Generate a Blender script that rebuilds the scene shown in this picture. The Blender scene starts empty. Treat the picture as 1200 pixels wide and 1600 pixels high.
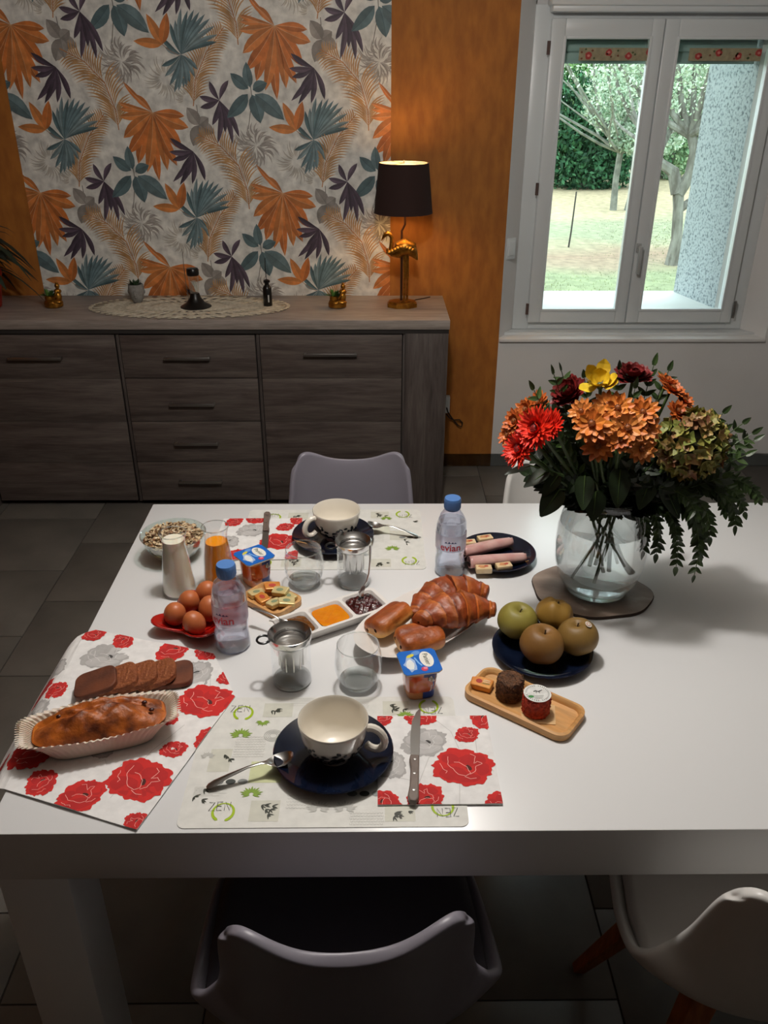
import bpy, bmesh, math, random
import numpy as np
from math import sin, cos, pi, radians, sqrt, atan2, exp
from mathutils import Vector, Matrix, Euler

R = random.Random(7)
scn = bpy.context.scene
COL = scn.collection

# ------------------------------------------------------------------ camera
PITCH, YAW, ROLL = radians(27.6), radians(0.7), radians(0.18)
f_ = Vector((sin(YAW) * cos(PITCH), cos(YAW) * cos(PITCH), -sin(PITCH)))
r_ = Vector((cos(YAW), -sin(YAW), 0)); u_ = r_.cross(f_)
r2 = r_ * cos(ROLL) + u_ * sin(ROLL); u2 = r2.cross(f_)
cam = bpy.data.cameras.new('camera'); cam.sensor_fit = 'VERTICAL'; cam.sensor_height = 24
cam.lens = 1306 / 1600 * 24; cam.clip_start = .02; cam.clip_end = 200
co = bpy.data.objects.new('camera', cam); COL.objects.link(co)
m = Matrix.Identity(4)
for i in range(3):
    m[i][0] = r2[i]; m[i][1] = u2[i]; m[i][2] = -f_[i]
m[0][3], m[1][3], m[2][3] = 0, 0, 1.73
co.matrix_world = m
scn.camera = co

# ------------------------------------------------------------------ world, lamps, exposure
w = bpy.data.worlds.new('overcast_sky'); scn.world = w; w.use_nodes = True
bg = w.node_tree.nodes['Background']
bg.inputs[0].default_value = (.84, .95, 1.0, 1); bg.inputs[1].default_value = 3.7

def lamp(name, kind, loc, power, color, rot=(0, 0, 0), **k):
    l = bpy.data.lights.new(name, kind); l.energy = power; l.color = color
    for a, b in k.items(): setattr(l, a, b)
    o = bpy.data.objects.new(name, l); o.location = loc; o.rotation_euler = rot
    COL.objects.link(o); return o
# the ceiling light over the table
lamp('ceiling_light', 'POINT', (.02, 1.45, 2.27), 52, (1, .955, .915), shadow_soft_size=.06)
lamp('lamp_bulb', 'POINT', (.119, 3.60, 1.335), 6.5, (1, .56, .24), shadow_soft_size=.03)

vs = scn.view_settings
scn.display_settings.display_device = 'sRGB'
vs.view_transform = 'Standard'; vs.look = 'None'; vs.exposure = 0; vs.gamma = 1
vs.use_curve_mapping = False
cy = scn.cycles
cy.use_denoising = True; cy.max_bounces = 10; cy.diffuse_bounces = 4; cy.glossy_bounces = 4
cy.transmission_bounces = 10; cy.transparent_max_bounces = 16; cy.caustics_refractive = False; cy.caustics_reflective = False
cy.sample_clamp_indirect = 4

# ------------------------------------------------------------------ helpers
def srgb(h):
    h = h.lstrip('#'); o = []
    for i in (0, 2, 4):
        c = int(h[i:i + 2], 16) / 255
        o.append(c / 12.92 if c <= .04045 else ((c + .055) / 1.055) ** 2.4)
    return tuple(o)

class MB:
    """collects shapes into one mesh"""
    def __init__(s): s.v = []; s.f = []; s.m = []; s.c = []
    def add(s, v, f, mi=0, col=None):
        b = len(s.v); s.v += [tuple(p) for p in v]
        for q in f:
            s.f.append([b + i for i in q]); s.m.append(mi); s.c.append(col)
    def xf(s, M, i0=0):
        for i in range(i0, len(s.v)): s.v[i] = tuple(M @ Vector(s.v[i]))
    def box(s, x0, x1, y0, y1, z0, z1, mi=0, col=None):
        v = [(x, y, z) for z in (z0, z1) for y in (y0, y1) for x in (x0, x1)]
        s.add(v, [(0, 2, 3, 1), (4, 5, 7, 6), (0, 1, 5, 4), (2, 6, 7, 3), (0, 4, 6, 2), (1, 3, 7, 5)], mi, col)
    def rbox(s, x0, x1, y0, y1, z0, z1, r=.004, mi=0, col=None):
        bm = bmesh.new(); bmesh.ops.create_cube(bm, size=1)
        for v in bm.verts:
            v.co.x = x0 if v.co.x < 0 else x1; v.co.y = y0 if v.co.y < 0 else y1; v.co.z = z0 if v.co.z < 0 else z1
        bmesh.ops.bevel(bm, geom=list(bm.edges), offset=r, segments=2, affect='EDGES', profile=.5)
        bm.verts.index_update()
        s.add([v.co[:] for v in bm.verts], [[v.index for v in f.verts] for f in bm.faces], mi, col); bm.free()
    def prism(s, pts, z0, z1, mi=0, col=None):
        n = len(pts)
        v = [(x, y, z0) for x, y in pts] + [(x, y, z1) for x, y in pts]
        f = [list(range(n))[::-1], list(range(n, 2 * n))] + [(i, (i + 1) % n, n + (i + 1) % n, n + i) for i in range(n)]
        s.add(v, f, mi, col)
    def lathe(s, prof, n=40, c=(0, 0, 0), mi=0, col=None, sx=1, sy=1):
        v = []; f = []; k = len(prof)
        for r, z in prof:
            for i in range(n):
                a = 2 * pi * i / n; v.append((c[0] + r * sx * cos(a), c[1] + r * sy * sin(a), c[2] + z))
        for j in range(k - 1):
            for i in range(n):
                i2 = (i + 1) % n
                f.append((j * n + i, j * n + i2, (j + 1) * n + i2, (j + 1) * n + i))
        ring = prof[0] == prof[-1]
        if prof[0][0] > 1e-6 and not ring: f.append([i for i in range(n)][::-1])
        if prof[-1][0] > 1e-6 and not ring: f.append([(k - 1) * n + i for i in range(n)])
        s.add(v, f, mi, col)
    def lathe_open(s, prof, n=40, c=(0, 0, 0), mi=0, col=None):
        s.lathe(prof, n, c, mi, col)
        if prof[-1][0] > 1e-6: s.f.pop(); s.m.pop(); s.c.pop()
        if prof[0][0] > 1e-6:
            i = len(s.f) - 1; s.f.pop(); s.m.pop(); s.c.pop()
    def tube(s, path, rad, n=8, mi=0, col=None, caps=True):
        P = [Vector(p) for p in path]; k = len(P)
        if not hasattr(rad, '__len__'): rad = [rad] * k
        v = []; f = []; up = None
        for i, p in enumerate(P):
            t = (P[min(i + 1, k - 1)] - P[max(i - 1, 0)]).normalized()
            if up is None:
                up = Vector((0, 0, 1)) if abs(t.z) < .9 else Vector((0, 1, 0))
            a = t.cross(up).normalized(); up = a.cross(t).normalized()
            for j in range(n):
                th = 2 * pi * j / n; v.append(p + (a * cos(th) + up * sin(th)) * rad[i])
        for i in range(k - 1):
            for j in range(n):
                j2 = (j + 1) % n; f.append((i * n + j, (i + 1) * n + j, (i + 1) * n + j2, i * n + j2))
        if caps: f += [list(range(n)), list(range((k - 1) * n, k * n))[::-1]]
        s.add(v, f, mi, col)
    def grid(s, fn, nu, nv, mi=0, col=None, closeu=False):
        v = []; f = []
        for j in range(nv + 1):
            for i in range(nu + (0 if closeu else 1)):
                v.append(fn(i / nu, j / nv))
        w_ = nu if closeu else nu + 1
        for j in range(nv):
            for i in range(nu):
                i2 = (i + 1) % w_
                f.append((j * w_ + i, j * w_ + i2, (j + 1) * w_ + i2, (j + 1) * w_ + i))
        s.add(v, f, mi, col)
    def ball(s, c, r, n=16, mi=0, col=None, fn=None):
        c = Vector(c)
        if not hasattr(r, '__len__'): r = (r, r, r)
        def g(u, v):
            a = 2 * pi * u; b = pi * v - pi / 2
            d = Vector((cos(b) * cos(a), cos(b) * sin(a), sin(b))); k = fn(d) if fn else 1
            return c + Vector((d.x * r[0], d.y * r[1], d.z * r[2])) * k
        s.grid(g, n, max(6, n // 2), mi, col, closeu=True)
    def build(s, name, mats, parent=None, smooth=35, loc=None, rot=None, clean=False):
        me = bpy.data.meshes.new(name); me.from_pydata(s.v, [], s.f)
        if not isinstance(mats, (list, tuple)): mats = [mats]
        for q in mats: me.materials.append(q)
        if max(s.m, default=0): me.polygons.foreach_set('material_index', s.m)
        if any(c is not None for c in s.c):
            at = me.color_attributes.new('Col', 'FLOAT_COLOR', 'CORNER')
            arr = np.ones((len(me.loops), 4), np.float32); k = 0
            for q, c in zip(s.f, s.c):
                if c is not None: arr[k:k + len(q), :3] = c
                k += len(q)
            at.data.foreach_set('color', arr.ravel())
        if clean:
            bm = bmesh.new(); bm.from_mesh(me)
            bmesh.ops.remove_doubles(bm, verts=bm.verts, dist=1e-6)
            bmesh.ops.recalc_face_normals(bm, faces=bm.faces); bm.to_mesh(me); bm.free()
        me.update()
        if smooth:
            me.shade_smooth(); me.set_sharp_from_angle(angle=radians(smooth))
        o = bpy.data.objects.new(name, me); COL.objects.link(o)
        if parent is not None: o.parent = parent
        if loc: o.location = loc
        if rot: o.rotation_euler = rot
        return o

def tag(o, label, cat, group=None):
    o['label'] = label; o['category'] = cat
    if group: o['group'] = group
    return o
def thing(name, label, cat, loc, rz=0, group=None):
    o = bpy.data.objects.new(name, None); COL.objects.link(o); o.empty_display_size = .02
    o.location = loc; o.rotation_euler = (0, 0, rz)
    return tag(o, label, cat, group)
def struct(o): o['kind'] = 'structure'; return o
def stuff(o): o['kind'] = 'stuff'; return o
def dup(root, loc, rz, label, group=None):
    r = root.copy(); COL.objects.link(r); r.location = loc; r.rotation_euler = (0, 0, rz); r['label'] = label
    if group: r['group'] = group
    for ch in list(root.children):
        c = ch.copy(); COL.objects.link(c); c.parent = r
        for g in ch.children:
            d = g.copy(); COL.objects.link(d); d.parent = c
    return r
def subsurf(o, lv=1):
    q = o.modifiers.new('s', 'SUBSURF'); q.levels = lv; q.render_levels = lv; return o

# ------------------------------------------------------------------ materials
def newmat(name):
    q = bpy.data.materials.new(name); q.use_nodes = True
    nt = q.node_tree; return q, nt, nt.nodes['Principled BSDF']
def pm(name, col, col2=None, scale=20, rough=.5, metal=0, bump=0, bscale=80, stretch=(1, 1, 1), detail=6, coat=0,
       lo=.35, hi=.65, spec=.5, sss=0, col3=None, emit=None, dist=.002):
    q, nt, b = newmat(name); N = nt.nodes.new; L = nt.links.new
    if isinstance(col, str): col = srgb(col)
    if isinstance(col2, str): col2 = srgb(col2)
    if isinstance(col3, str): col3 = srgb(col3)
    b.inputs['Base Color'].default_value = (*col, 1); b.inputs['Roughness'].default_value = rough
    b.inputs['Metallic'].default_value = metal; b.inputs['Coat Weight'].default_value = coat
    b.inputs['Specular IOR Level'].default_value = spec
    if sss:
        b.inputs['Subsurface Weight'].default_value = sss; b.inputs['Subsurface Scale'].default_value = .004
    tc = N('ShaderNodeTexCoord'); mp = N('ShaderNodeMapping'); mp.inputs['Scale'].default_value = stretch
    L(tc.outputs['Object'], mp.inputs[0])
    if col2:
        no = N('ShaderNodeTexNoise'); no.inputs['Scale'].default_value = scale; no.inputs['Detail'].default_value = detail
        L(mp.outputs[0], no.inputs['Vector'])
        cr = N('ShaderNodeValToRGB'); cr.color_ramp.elements[0].position = lo; cr.color_ramp.elements[1].position = hi
        cr.color_ramp.elements[0].color = (*col, 1); cr.color_ramp.elements[1].color = (*col2, 1)
        if col3:
            e = cr.color_ramp.elements.new(min(.99, hi + .1)); e.color = (*col3, 1)
        L(no.outputs[0], cr.inputs[0]); L(cr.outputs[0], b.inputs['Base Color'])
    if bump:
        nb = N('ShaderNodeTexNoise'); nb.inputs['Scale'].default_value = bscale; nb.inputs['Detail'].default_value = 4
        L(mp.outputs[0], nb.inputs['Vector'])
        bp = N('ShaderNodeBump'); bp.inputs['Strength'].default_value = bump; bp.inputs['Distance'].default_value = dist
        L(nb.outputs[0], bp.inputs['Height']); L(bp.outputs[0], b.inputs['Normal'])
    if emit:
        b.inputs['Emission Color'].default_value = (*emit[0], 1); b.inputs['Emission Strength'].default_value = emit[1]
    return q
def print_mat(name, rough=.7, var=.12, scale=60, coat=0, spec=.5):
    """reads the print colours off the mesh, with a little watercolour-like variation"""
    q, nt, b = newmat(name); N = nt.nodes.new; L = nt.links.new
    at = N('ShaderNodeVertexColor'); at.layer_name = 'Col'
    no = N('ShaderNodeTexNoise'); no.inputs['Scale'].default_value = scale; no.inputs['Detail'].default_value = 5
    tc = N('ShaderNodeTexCoord'); L(tc.outputs['Object'], no.inputs['Vector'])
    mr = N('ShaderNodeMapRange'); mr.inputs['To Min'].default_value = 1 - var * 2; mr.inputs['To Max'].default_value = 1 + var
    mr.inputs['From Min'].default_value = .3; mr.inputs['From Max'].default_value = .7
    mx = N('ShaderNodeVectorMath'); mx.operation = 'MULTIPLY'
    L(no.outputs[0], mr.inputs[0]); L(at.outputs[0], mx.inputs[0]); L(mr.outputs[0], mx.inputs[1]); L(mx.outputs[0], b.inputs['Base Color'])
    b.inputs['Roughness'].default_value = rough; b.inputs['Coat Weight'].default_value = coat; b.inputs['Specular IOR Level'].default_value = spec
    return q
def thin_glass(name, tint=(.985, .992, .99), rough=.02, edge=.8, base=.045):
    """thin clear sheet: lets light through, with a stronger reflection at grazing angles"""
    q = bpy.data.materials.new(name); q.use_nodes = True; nt = q.node_tree; nt.nodes.clear(); N = nt.nodes.new; L = nt.links.new
    o = N('ShaderNodeOutputMaterial'); mx = N('ShaderNodeMixShader'); t = N('ShaderNodeBsdfTransparent'); g = N('ShaderNodeBsdfGlossy')
    t.inputs[0].default_value = (*tint, 1); g.inputs['Roughness'].default_value = rough
    g.inputs['Color'].default_value = (.95, .97, 1, 1)
    lw = N('ShaderNodeLayerWeight'); lw.inputs[0].default_value = .5
    mr = N('ShaderNodeMapRange'); mr.inputs['From Min'].default_value = 0; mr.inputs['To Min'].default_value = base; mr.inputs['To Max'].default_value = edge
    pw = N('ShaderNodeMath'); pw.operation = 'POWER'; pw.inputs[1].default_value = 2.2; L(lw.outputs['Facing'], pw.inputs[0]); L(pw.outputs[0], mr.inputs[0]); L(mr.outputs[0], mx.inputs[0]); L(t.outputs[0], mx.inputs[1]); L(g.outputs[0], mx.inputs[2]); L(mx.outputs[0], o.inputs[0])
    return q
def liquid(name, col=(.95, .98, 1), ior=1.33, clear=.45):
    q = bpy.data.materials.new(name); q.use_nodes = True; nt = q.node_tree; nt.nodes.clear(); N = nt.nodes.new; L = nt.links.new
    o = N('ShaderNodeOutputMaterial'); mx = N('ShaderNodeMixShader'); t = N('ShaderNodeBsdfTransparent'); g = N('ShaderNodeBsdfGlass')
    t.inputs[0].default_value = (*col, 1); g.inputs['IOR'].default_value = ior; g.inputs['Color'].default_value = (*col, 1); g.inputs['Roughness'].default_value = 0
    mx.inputs[0].default_value = 1 - clear
    L(t.outputs[0], mx.inputs[1]); L(g.outputs[0], mx.inputs[2]); L(mx.outputs[0], o.inputs[0]); return q

def wood(name, c1, c2, c3, axis='x', scale=1., rough=.45, knots=True):
    q, nt, b = newmat(name); N = nt.nodes.new; L = nt.links.new
    tc = N('ShaderNodeTexCoord'); mp = N('ShaderNodeMapping')
    oi = N('ShaderNodeObjectInfo'); av = N('ShaderNodeVectorMath'); av.operation = 'MULTIPLY_ADD'
    cb = N('ShaderNodeCombineXYZ')
    for i in range(3): L(oi.outputs['Random'], cb.inputs[i])
    av.inputs[1].default_value = (7, 5, 9); L(cb.outputs[0], av.inputs[0]); L(tc.outputs['Object'], av.inputs[2])
    mp.inputs['Scale'].default_value = {'x': (1.2, 9, 14), 'z': (14, 9, 1.2), 'y': (14, 1.2, 14)}[axis]
    L(av.outputs[0], mp.inputs[0])
    n1 = N('ShaderNodeTexNoise'); n1.inputs['Scale'].default_value = 2.4 * scale; n1.inputs['Detail'].default_value = 8; n1.inputs['Roughness'].default_value = .62; n1.inputs['Distortion'].default_value = .5
    n2 = N('ShaderNodeTexNoise'); n2.inputs['Scale'].default_value = 11 * scale; n2.inputs['Detail'].default_value = 6
    L(mp.outputs[0], n1.inputs['Vector']); L(mp.outputs[0], n2.inputs['Vector'])
    cr = N('ShaderNodeValToRGB'); e = cr.color_ramp.elements; e[0].position = .3; e[1].position = .7
    e[0].color = (*srgb(c1), 1); e[1].color = (*srgb(c3), 1); k = e.new(.48); k.color = (*srgb(c2), 1)
    L(n1.outputs[0], cr.inputs[0])
    mr = N('ShaderNodeMapRange'); mr.inputs['From Min'].default_value = .3; mr.inputs['From Max'].default_value = .7; mr.inputs['To Min'].default_value = .78; mr.inputs['To Max'].default_value = 1.1
    L(n2.outputs[0], mr.inputs[0]); mx = N('ShaderNodeVectorMath'); mx.operation = 'MULTIPLY'
    L(cr.outputs[0], mx.inputs[0]); L(mr.outputs[0], mx.inputs[1]); L(mx.outputs[0], b.inputs['Base Color'])
    b.inputs['Roughness'].default_value = rough
    bp = N('ShaderNodeBump'); bp.inputs['Strength'].default_value = .25; bp.inputs['Distance'].default_value = .002
    L(n2.outputs[0], bp.inputs['Height']); L(bp.outputs[0], b.inputs['Normal'])
    return q

M_white = pm('white_paint', '#eae8e6', '#e4e2df', scale=3, rough=.7, bump=.12, bscale=180)
M_ceil = pm('ceiling_paint', '#d8d5ce', rough=.8)
M_orange = pm('orange_textile_wallpaper', '#ad6c26', '#985b1d', scale=30, rough=.75, bump=.5, bscale=260, stretch=(1, 1, .35), dist=.001)
M_pvc = pm('white_window_plastic', '#dfe3e3', rough=.3)
M_tableW = pm('white_lacquer', '#e2e2e2', rough=.22, spec=.55)
M_grout = pm('dark_grout', '#4b4743', rough=.9)
M_tile = pm('grey_stone_tile', '#6f6a63', '#5e5a54', scale=5, rough=.42, bump=.2, bscale=40, detail=9, col3='#77726b')
M_base = pm('grey_skirting_tile', '#b4b6b6', '#a2a4a4', scale=8, rough=.4)
M_steel = pm('polished_steel', '#d9d8d6', rough=.2, metal=1)
M_alu = pm('brushed_metal', '#a9a6a2', rough=.35, metal=1)
M_black = pm('black_plastic', '#0b0a0a', rough=.3)
M_navy = pm('glossy_navy_stoneware', '#0a0f1e', '#10182b', scale=40, rough=.09, coat=.6)
M_cer = pm('cream_glazed_ceramic', '#e6dfd2', rough=.12, coat=.4)
M_cerw = pm('white_glazed_ceramic', '#e8e4df', rough=.12, coat=.4)
M_glass = thin_glass('clear_glass')
M_glassE = thin_glass('clear_glass_thick', tint=(.95, .97, .965), edge=.85, base=.09)
M_paneX = None
M_pane = thin_glass('window_pane', tint=(.95, .98, .965), edge=.35, base=.03)
M_pet = thin_glass('clear_bottle_plastic', tint=(.88, .89, .97), rough=.05, edge=.75, base=.07)
M_water = liquid('water', (.97, .99, 1.0))
M_base = liquid('thick_clear_glass', (.95, .975, .97), 1.46, .4)
M_gold = pm('antique_gold', '#b98330', '#8a5a1c', scale=60, rough=.35, metal=.85, bump=.3, bscale=60)
M_print = print_mat('printed_sheet')
M_text = {}
def flat(name, h, rough=.5, **k):
    if name not in M_text: M_text[name] = pm(name, h, rough=rough, **k)
    return M_text[name]

def text_mesh(mb, txt, size, M, col=None, mi=0, bold=0):
    """turns lettering into flat mesh faces placed by the matrix M"""
    cu = bpy.data.curves.new('t', 'FONT'); cu.body = txt; cu.size = size; cu.align_x = 'CENTER'; cu.align_y = 'CENTER'; cu.offset = bold; cu.resolution_u = 3
    o = bpy.data.objects.new('t', cu); COL.objects.link(o)
    dg = bpy.context.evaluated_depsgraph_get(); me = o.evaluated_get(dg).to_mesh()
    f = M if callable(M) else (lambda v: M @ v)
    mb.add([f(v.co.copy()) for v in me.vertices], [list(p.vertices) for p in me.polygons], mi, col)
    o.evaluated_get(dg).to_mesh_clear(); bpy.data.objects.remove(o); bpy.data.curves.remove(cu)

# flat print shapes: every function adds coloured faces at height z on a sheet lying in xy
ZS = 3e-6
_cnt = [0]
def leaf_poly(x, y, dx, dy, w, n=6, bend=0, pk=.8):
    L_ = sqrt(dx * dx + dy * dy) or 1e-6; px, py = -dy / L_, dx / L_
    up = []; dn = []
    for i in range(n + 1):
        t = i / n; ww = w * (sin(pi * min(1, t ** pk)) ** .8 if 0 < t < 1 else 0)
        b = bend * sin(pi * t) * L_
        up.append((x + dx * t + px * (b + ww), y + dy * t + py * (b + ww)))
        dn.append((x + dx * t + px * (b - ww), y + dy * t + py * (b - ww)))
    return up, dn
def pleaf(mb, x, y, dx, dy, w, z, col, bend=0, n=6, rib=None, pk=.8, tone=0):
    _cnt[0] = (_cnt[0] + 1) % 40; z += _cnt[0] * ZS
    up, dn = leaf_poly(x, y, dx, dy, w, n, bend, pk)
    if tone:
        md = [((a[0] + b[0]) / 2, (a[1] + b[1]) / 2) for a, b in zip(up, dn)]; k = n + 1
        v = [(a, b, z) for a, b in up + md + dn]
        for i in range(n):
            g = 1 + tone * (.5 - abs(i / n - .45)) * 1.2
            c1 = tuple(min(.9, c * (g + tone)) for c in col); c2 = tuple(c * (g - tone) for c in col)
            mb.add([v[i], v[k + i], v[k + i + 1], v[i + 1]], [(0, 1, 2, 3)], 0, c1); mb.add([v[k + i], v[2 * k + i], v[2 * k + i + 1], v[k + i + 1]], [(0, 1, 2, 3)], 0, c2)
        if rib: pline(mb, md, .0013, z + .0001, rib)
        return
    v = [(a, b, z) for a, b in up] + [(a, b, z) for a, b in dn]; k = n + 1
    mb.add(v, [(i, k + i, k + i + 1, i + 1) for i in range(n)], 0, col)
    if rib:
        pts = [((a[0] + b[0]) / 2, (a[1] + b[1]) / 2) for a, b in zip(up, dn)]
        pline(mb, pts, .0011, z + .0001, rib)
def pline(mb, pts, w, z, col):
    _cnt[0] = (_cnt[0] + 1) % 40; z += _cnt[0] * 3e-6; v = []; k = len(pts)
    for i, (x, y) in enumerate(pts):
        a = pts[max(0, i - 1)]; b = pts[min(k - 1, i + 1)]; dx, dy = b[0] - a[0], b[1] - a[1]; L_ = sqrt(dx * dx + dy * dy) or 1
        v += [(x - dy / L_ * w / 2, y + dx / L_ * w / 2, z), (x + dy / L_ * w / 2, y - dx / L_ * w / 2, z)]
    mb.add(v, [(2 * i, 2 * i + 1, 2 * i + 3, 2 * i + 2) for i in range(k - 1)], 0, col)
def pdisc(mb, x, y, rx, ry, z, col, n=20, rot=0, jag=0, rr=None, k=0):
    v = [(x, y, z)]
    for i in range(n):
        a = 2 * pi * i / n; q = 1 + (jag * ((rr or R).random() - .5) if jag else 0) + k * sin(5 * a + x * 90)
        u, t = rx * q * cos(a), ry * q * sin(a); v.append((x + u * cos(rot) - t * sin(rot), y + u * sin(rot) + t * cos(rot), z))
    mb.add(v, [(0, 1 + i, 1 + (i + 1) % n) for i in range(n)], 0, col)
def mixc(a, b, t): return tuple(a[i] * (1 - t) + b[i] * t for i in range(3))

def clip_sheet(bm, poly):
    """cuts the print off at the edges of a convex counter-clockwise sheet outline"""
    n = len(poly)
    for i in range(n):
        a, b = poly[i], poly[(i + 1) % n]
        nrm = Vector((b[1] - a[1], a[0] - b[0], 0)).normalized()
        bmesh.ops.bisect_plane(bm, geom=list(bm.verts) + list(bm.edges) + list(bm.faces), plane_co=(a[0], a[1], 0), plane_no=nrm, clear_outer=True, dist=1e-7)
def sheet(name, poly, thick, base_col, mat, draw, parent=None, deform=None, cuts=(), loc=None, rot=None):
    mb = MB(); draw(mb); t = MB()
    me = bpy.data.meshes.new('tmp'); me.from_pydata(mb.v, [], mb.f)
    bm = bmesh.new(); bm.from_mesh(me); bpy.data.meshes.remove(me)
    cl = bm.faces.layers.float_vector.new('c') if False else None
    lay = bm.loops.layers.float_color.new('Col'); bm.faces.ensure_lookup_table()
    for f, c in zip(bm.faces, mb.c):
        for l in f.loops: l[lay] = (*c, 1)
    clip_sheet(bm, poly)
    b2 = MB(); b2.prism(poly, 0, thick, 0, base_col)
    base = len(bm.verts); vs_ = [bm.verts.new(p) for p in b2.v]
    for q in b2.f:
        fc = bm.faces.new([vs_[i] for i in q])
        for l in fc.loops: l[lay] = (*base_col, 1)
    for co_, no_ in cuts:
        bmesh.ops.bisect_plane(bm, geom=list(bm.verts) + list(bm.edges) + list(bm.faces), plane_co=co_, plane_no=no_, dist=1e-7)
    if deform:
        for v in bm.verts: v.co = deform(v.co)
    me = bpy.data.meshes.new(name); bm.to_mesh(me); bm.free(); me.materials.append(mat)
    o = bpy.data.objects.new(name, me); COL.objects.link(o)
    if parent: o.parent = parent
    if loc: o.location = loc
    if rot: o.rotation_euler = rot
    return o

# ================================================================== room shell
X0, X1, Y0, Y1, ZC = -3.2, 3.2, -1.9, 3.81, 2.45
mb = MB(); mb.box(X0 - .2, X1 + .2, Y0 - .2, Y1 + .02, -.25, -.004); floor = struct(mb.build('floor', M_grout, smooth=0))
S = .434; tmesh = None
for i in range(-5, 7):
    xa = -1.225 + S * i
    off = 1.30 if i % 2 == 0 else 1.083
    for j in range(-3, 7):
        ya = off + S * j
        if xa > 2.7 or xa < -2.6 or ya < -.2: continue
        yb = min(ya + S, Y1)
        if yb - ya < .03: continue
        if yb - ya > S - .01:
            if tmesh is None:
                t = MB(); t.rbox(.002, S - .002, .002, S - .002, -.006, 0, .0012); o = t.build('tile', M_tile, floor, loc=(xa, ya, 0)); tmesh = o.data
            else:
                o = bpy.data.objects.new('tile', tmesh); COL.objects.link(o); o.parent = floor; o.location = (xa, ya, R.random() * .0006 - .0003)
        else:
            t = MB(); t.rbox(.002, S - .002, .002, yb - ya - .002, -.006, 0, .0012); t.build('tile', M_tile, floor, loc=(xa, ya, 0))
mb = MB(); mb.box(X0, X1, Y0 - .2, Y1 + .4, ZC, ZC + .1); struct(mb.build('ceiling', M_ceil, smooth=0))
# back wall with the window opening: orange on the left, white around the window
mb = MB()
mb.box(X0 - .2, .577, Y1, 4.2, -.25, ZC, 0)
mb.box(.577, 1.82, Y1, 4.2, -.25, .648, 1)
mb.box(.577, 1.82, Y1, 4.2, 2.12, ZC, 1)
mb.box(1.82, X1 + .2, Y1, 4.2, -.25, ZC, 1)
mb.prism([(.577, Y1), (.655, 3.93), (.655, 3.99), (.72, 3.99), (.72, 4.2), (.577, 4.2)], .648, 2.12, 1)
struct(mb.build('wall_back', [M_orange, M_white], smooth=0))
M_stucco = pm('rough_grey_render', '#667277', '#b4bec1', scale=85, rough=.9, bump=.5, bscale=140, lo=.32, hi=.52, dist=.003)
mb = MB(); mb.prism([(1.82, Y1), (1.82, 4.34), (1.545, 4.34), (1.63, 3.99), (1.745, 3.99), (1.745, 3.93)], .648, 2.12, 0)
rev = mb.build('wall_back_reveal', [M_white, M_stucco], smooth=0)
for p in rev.data.polygons:
    if p.center.y > 3.985 and p.normal.x < -.3: p.material_index = 1
struct(rev)
mb = MB(); mb.box(X0 - .2, X0, Y0, Y1, -.25, ZC); struct(mb.build('wall_left', M_orange, smooth=0))
mb = MB(); mb.box(X1, X1 + .2, Y0, Y1, -.25, ZC); struct(mb.build('wall_right', M_white, smooth=0))
# unseen wall behind the photographer, coloured dark to cut bounced light
mb = MB()
mb.box(X0 - .2, X1 + .2, Y0 - .2, Y0, -.25, ZC)
struct(mb.build('wall_front', pm('dark_taupe_bounce_cut', '#5b4d44', rough=.8), smooth=0))
mb = MB(); mb.rbox(.31, .94, 3.798, Y1, 0, .064, .002); mb.rbox(.945, 1.80, 3.798, Y1, 0, .064, .002); mb.rbox(1.806, X1, 3.798, Y1, 0, .064, .002); mb.rbox(X0, -1.9, 3.798, Y1, 0, .064, .002)
struct(mb.build('baseboard_back', M_base, smooth=0))

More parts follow.
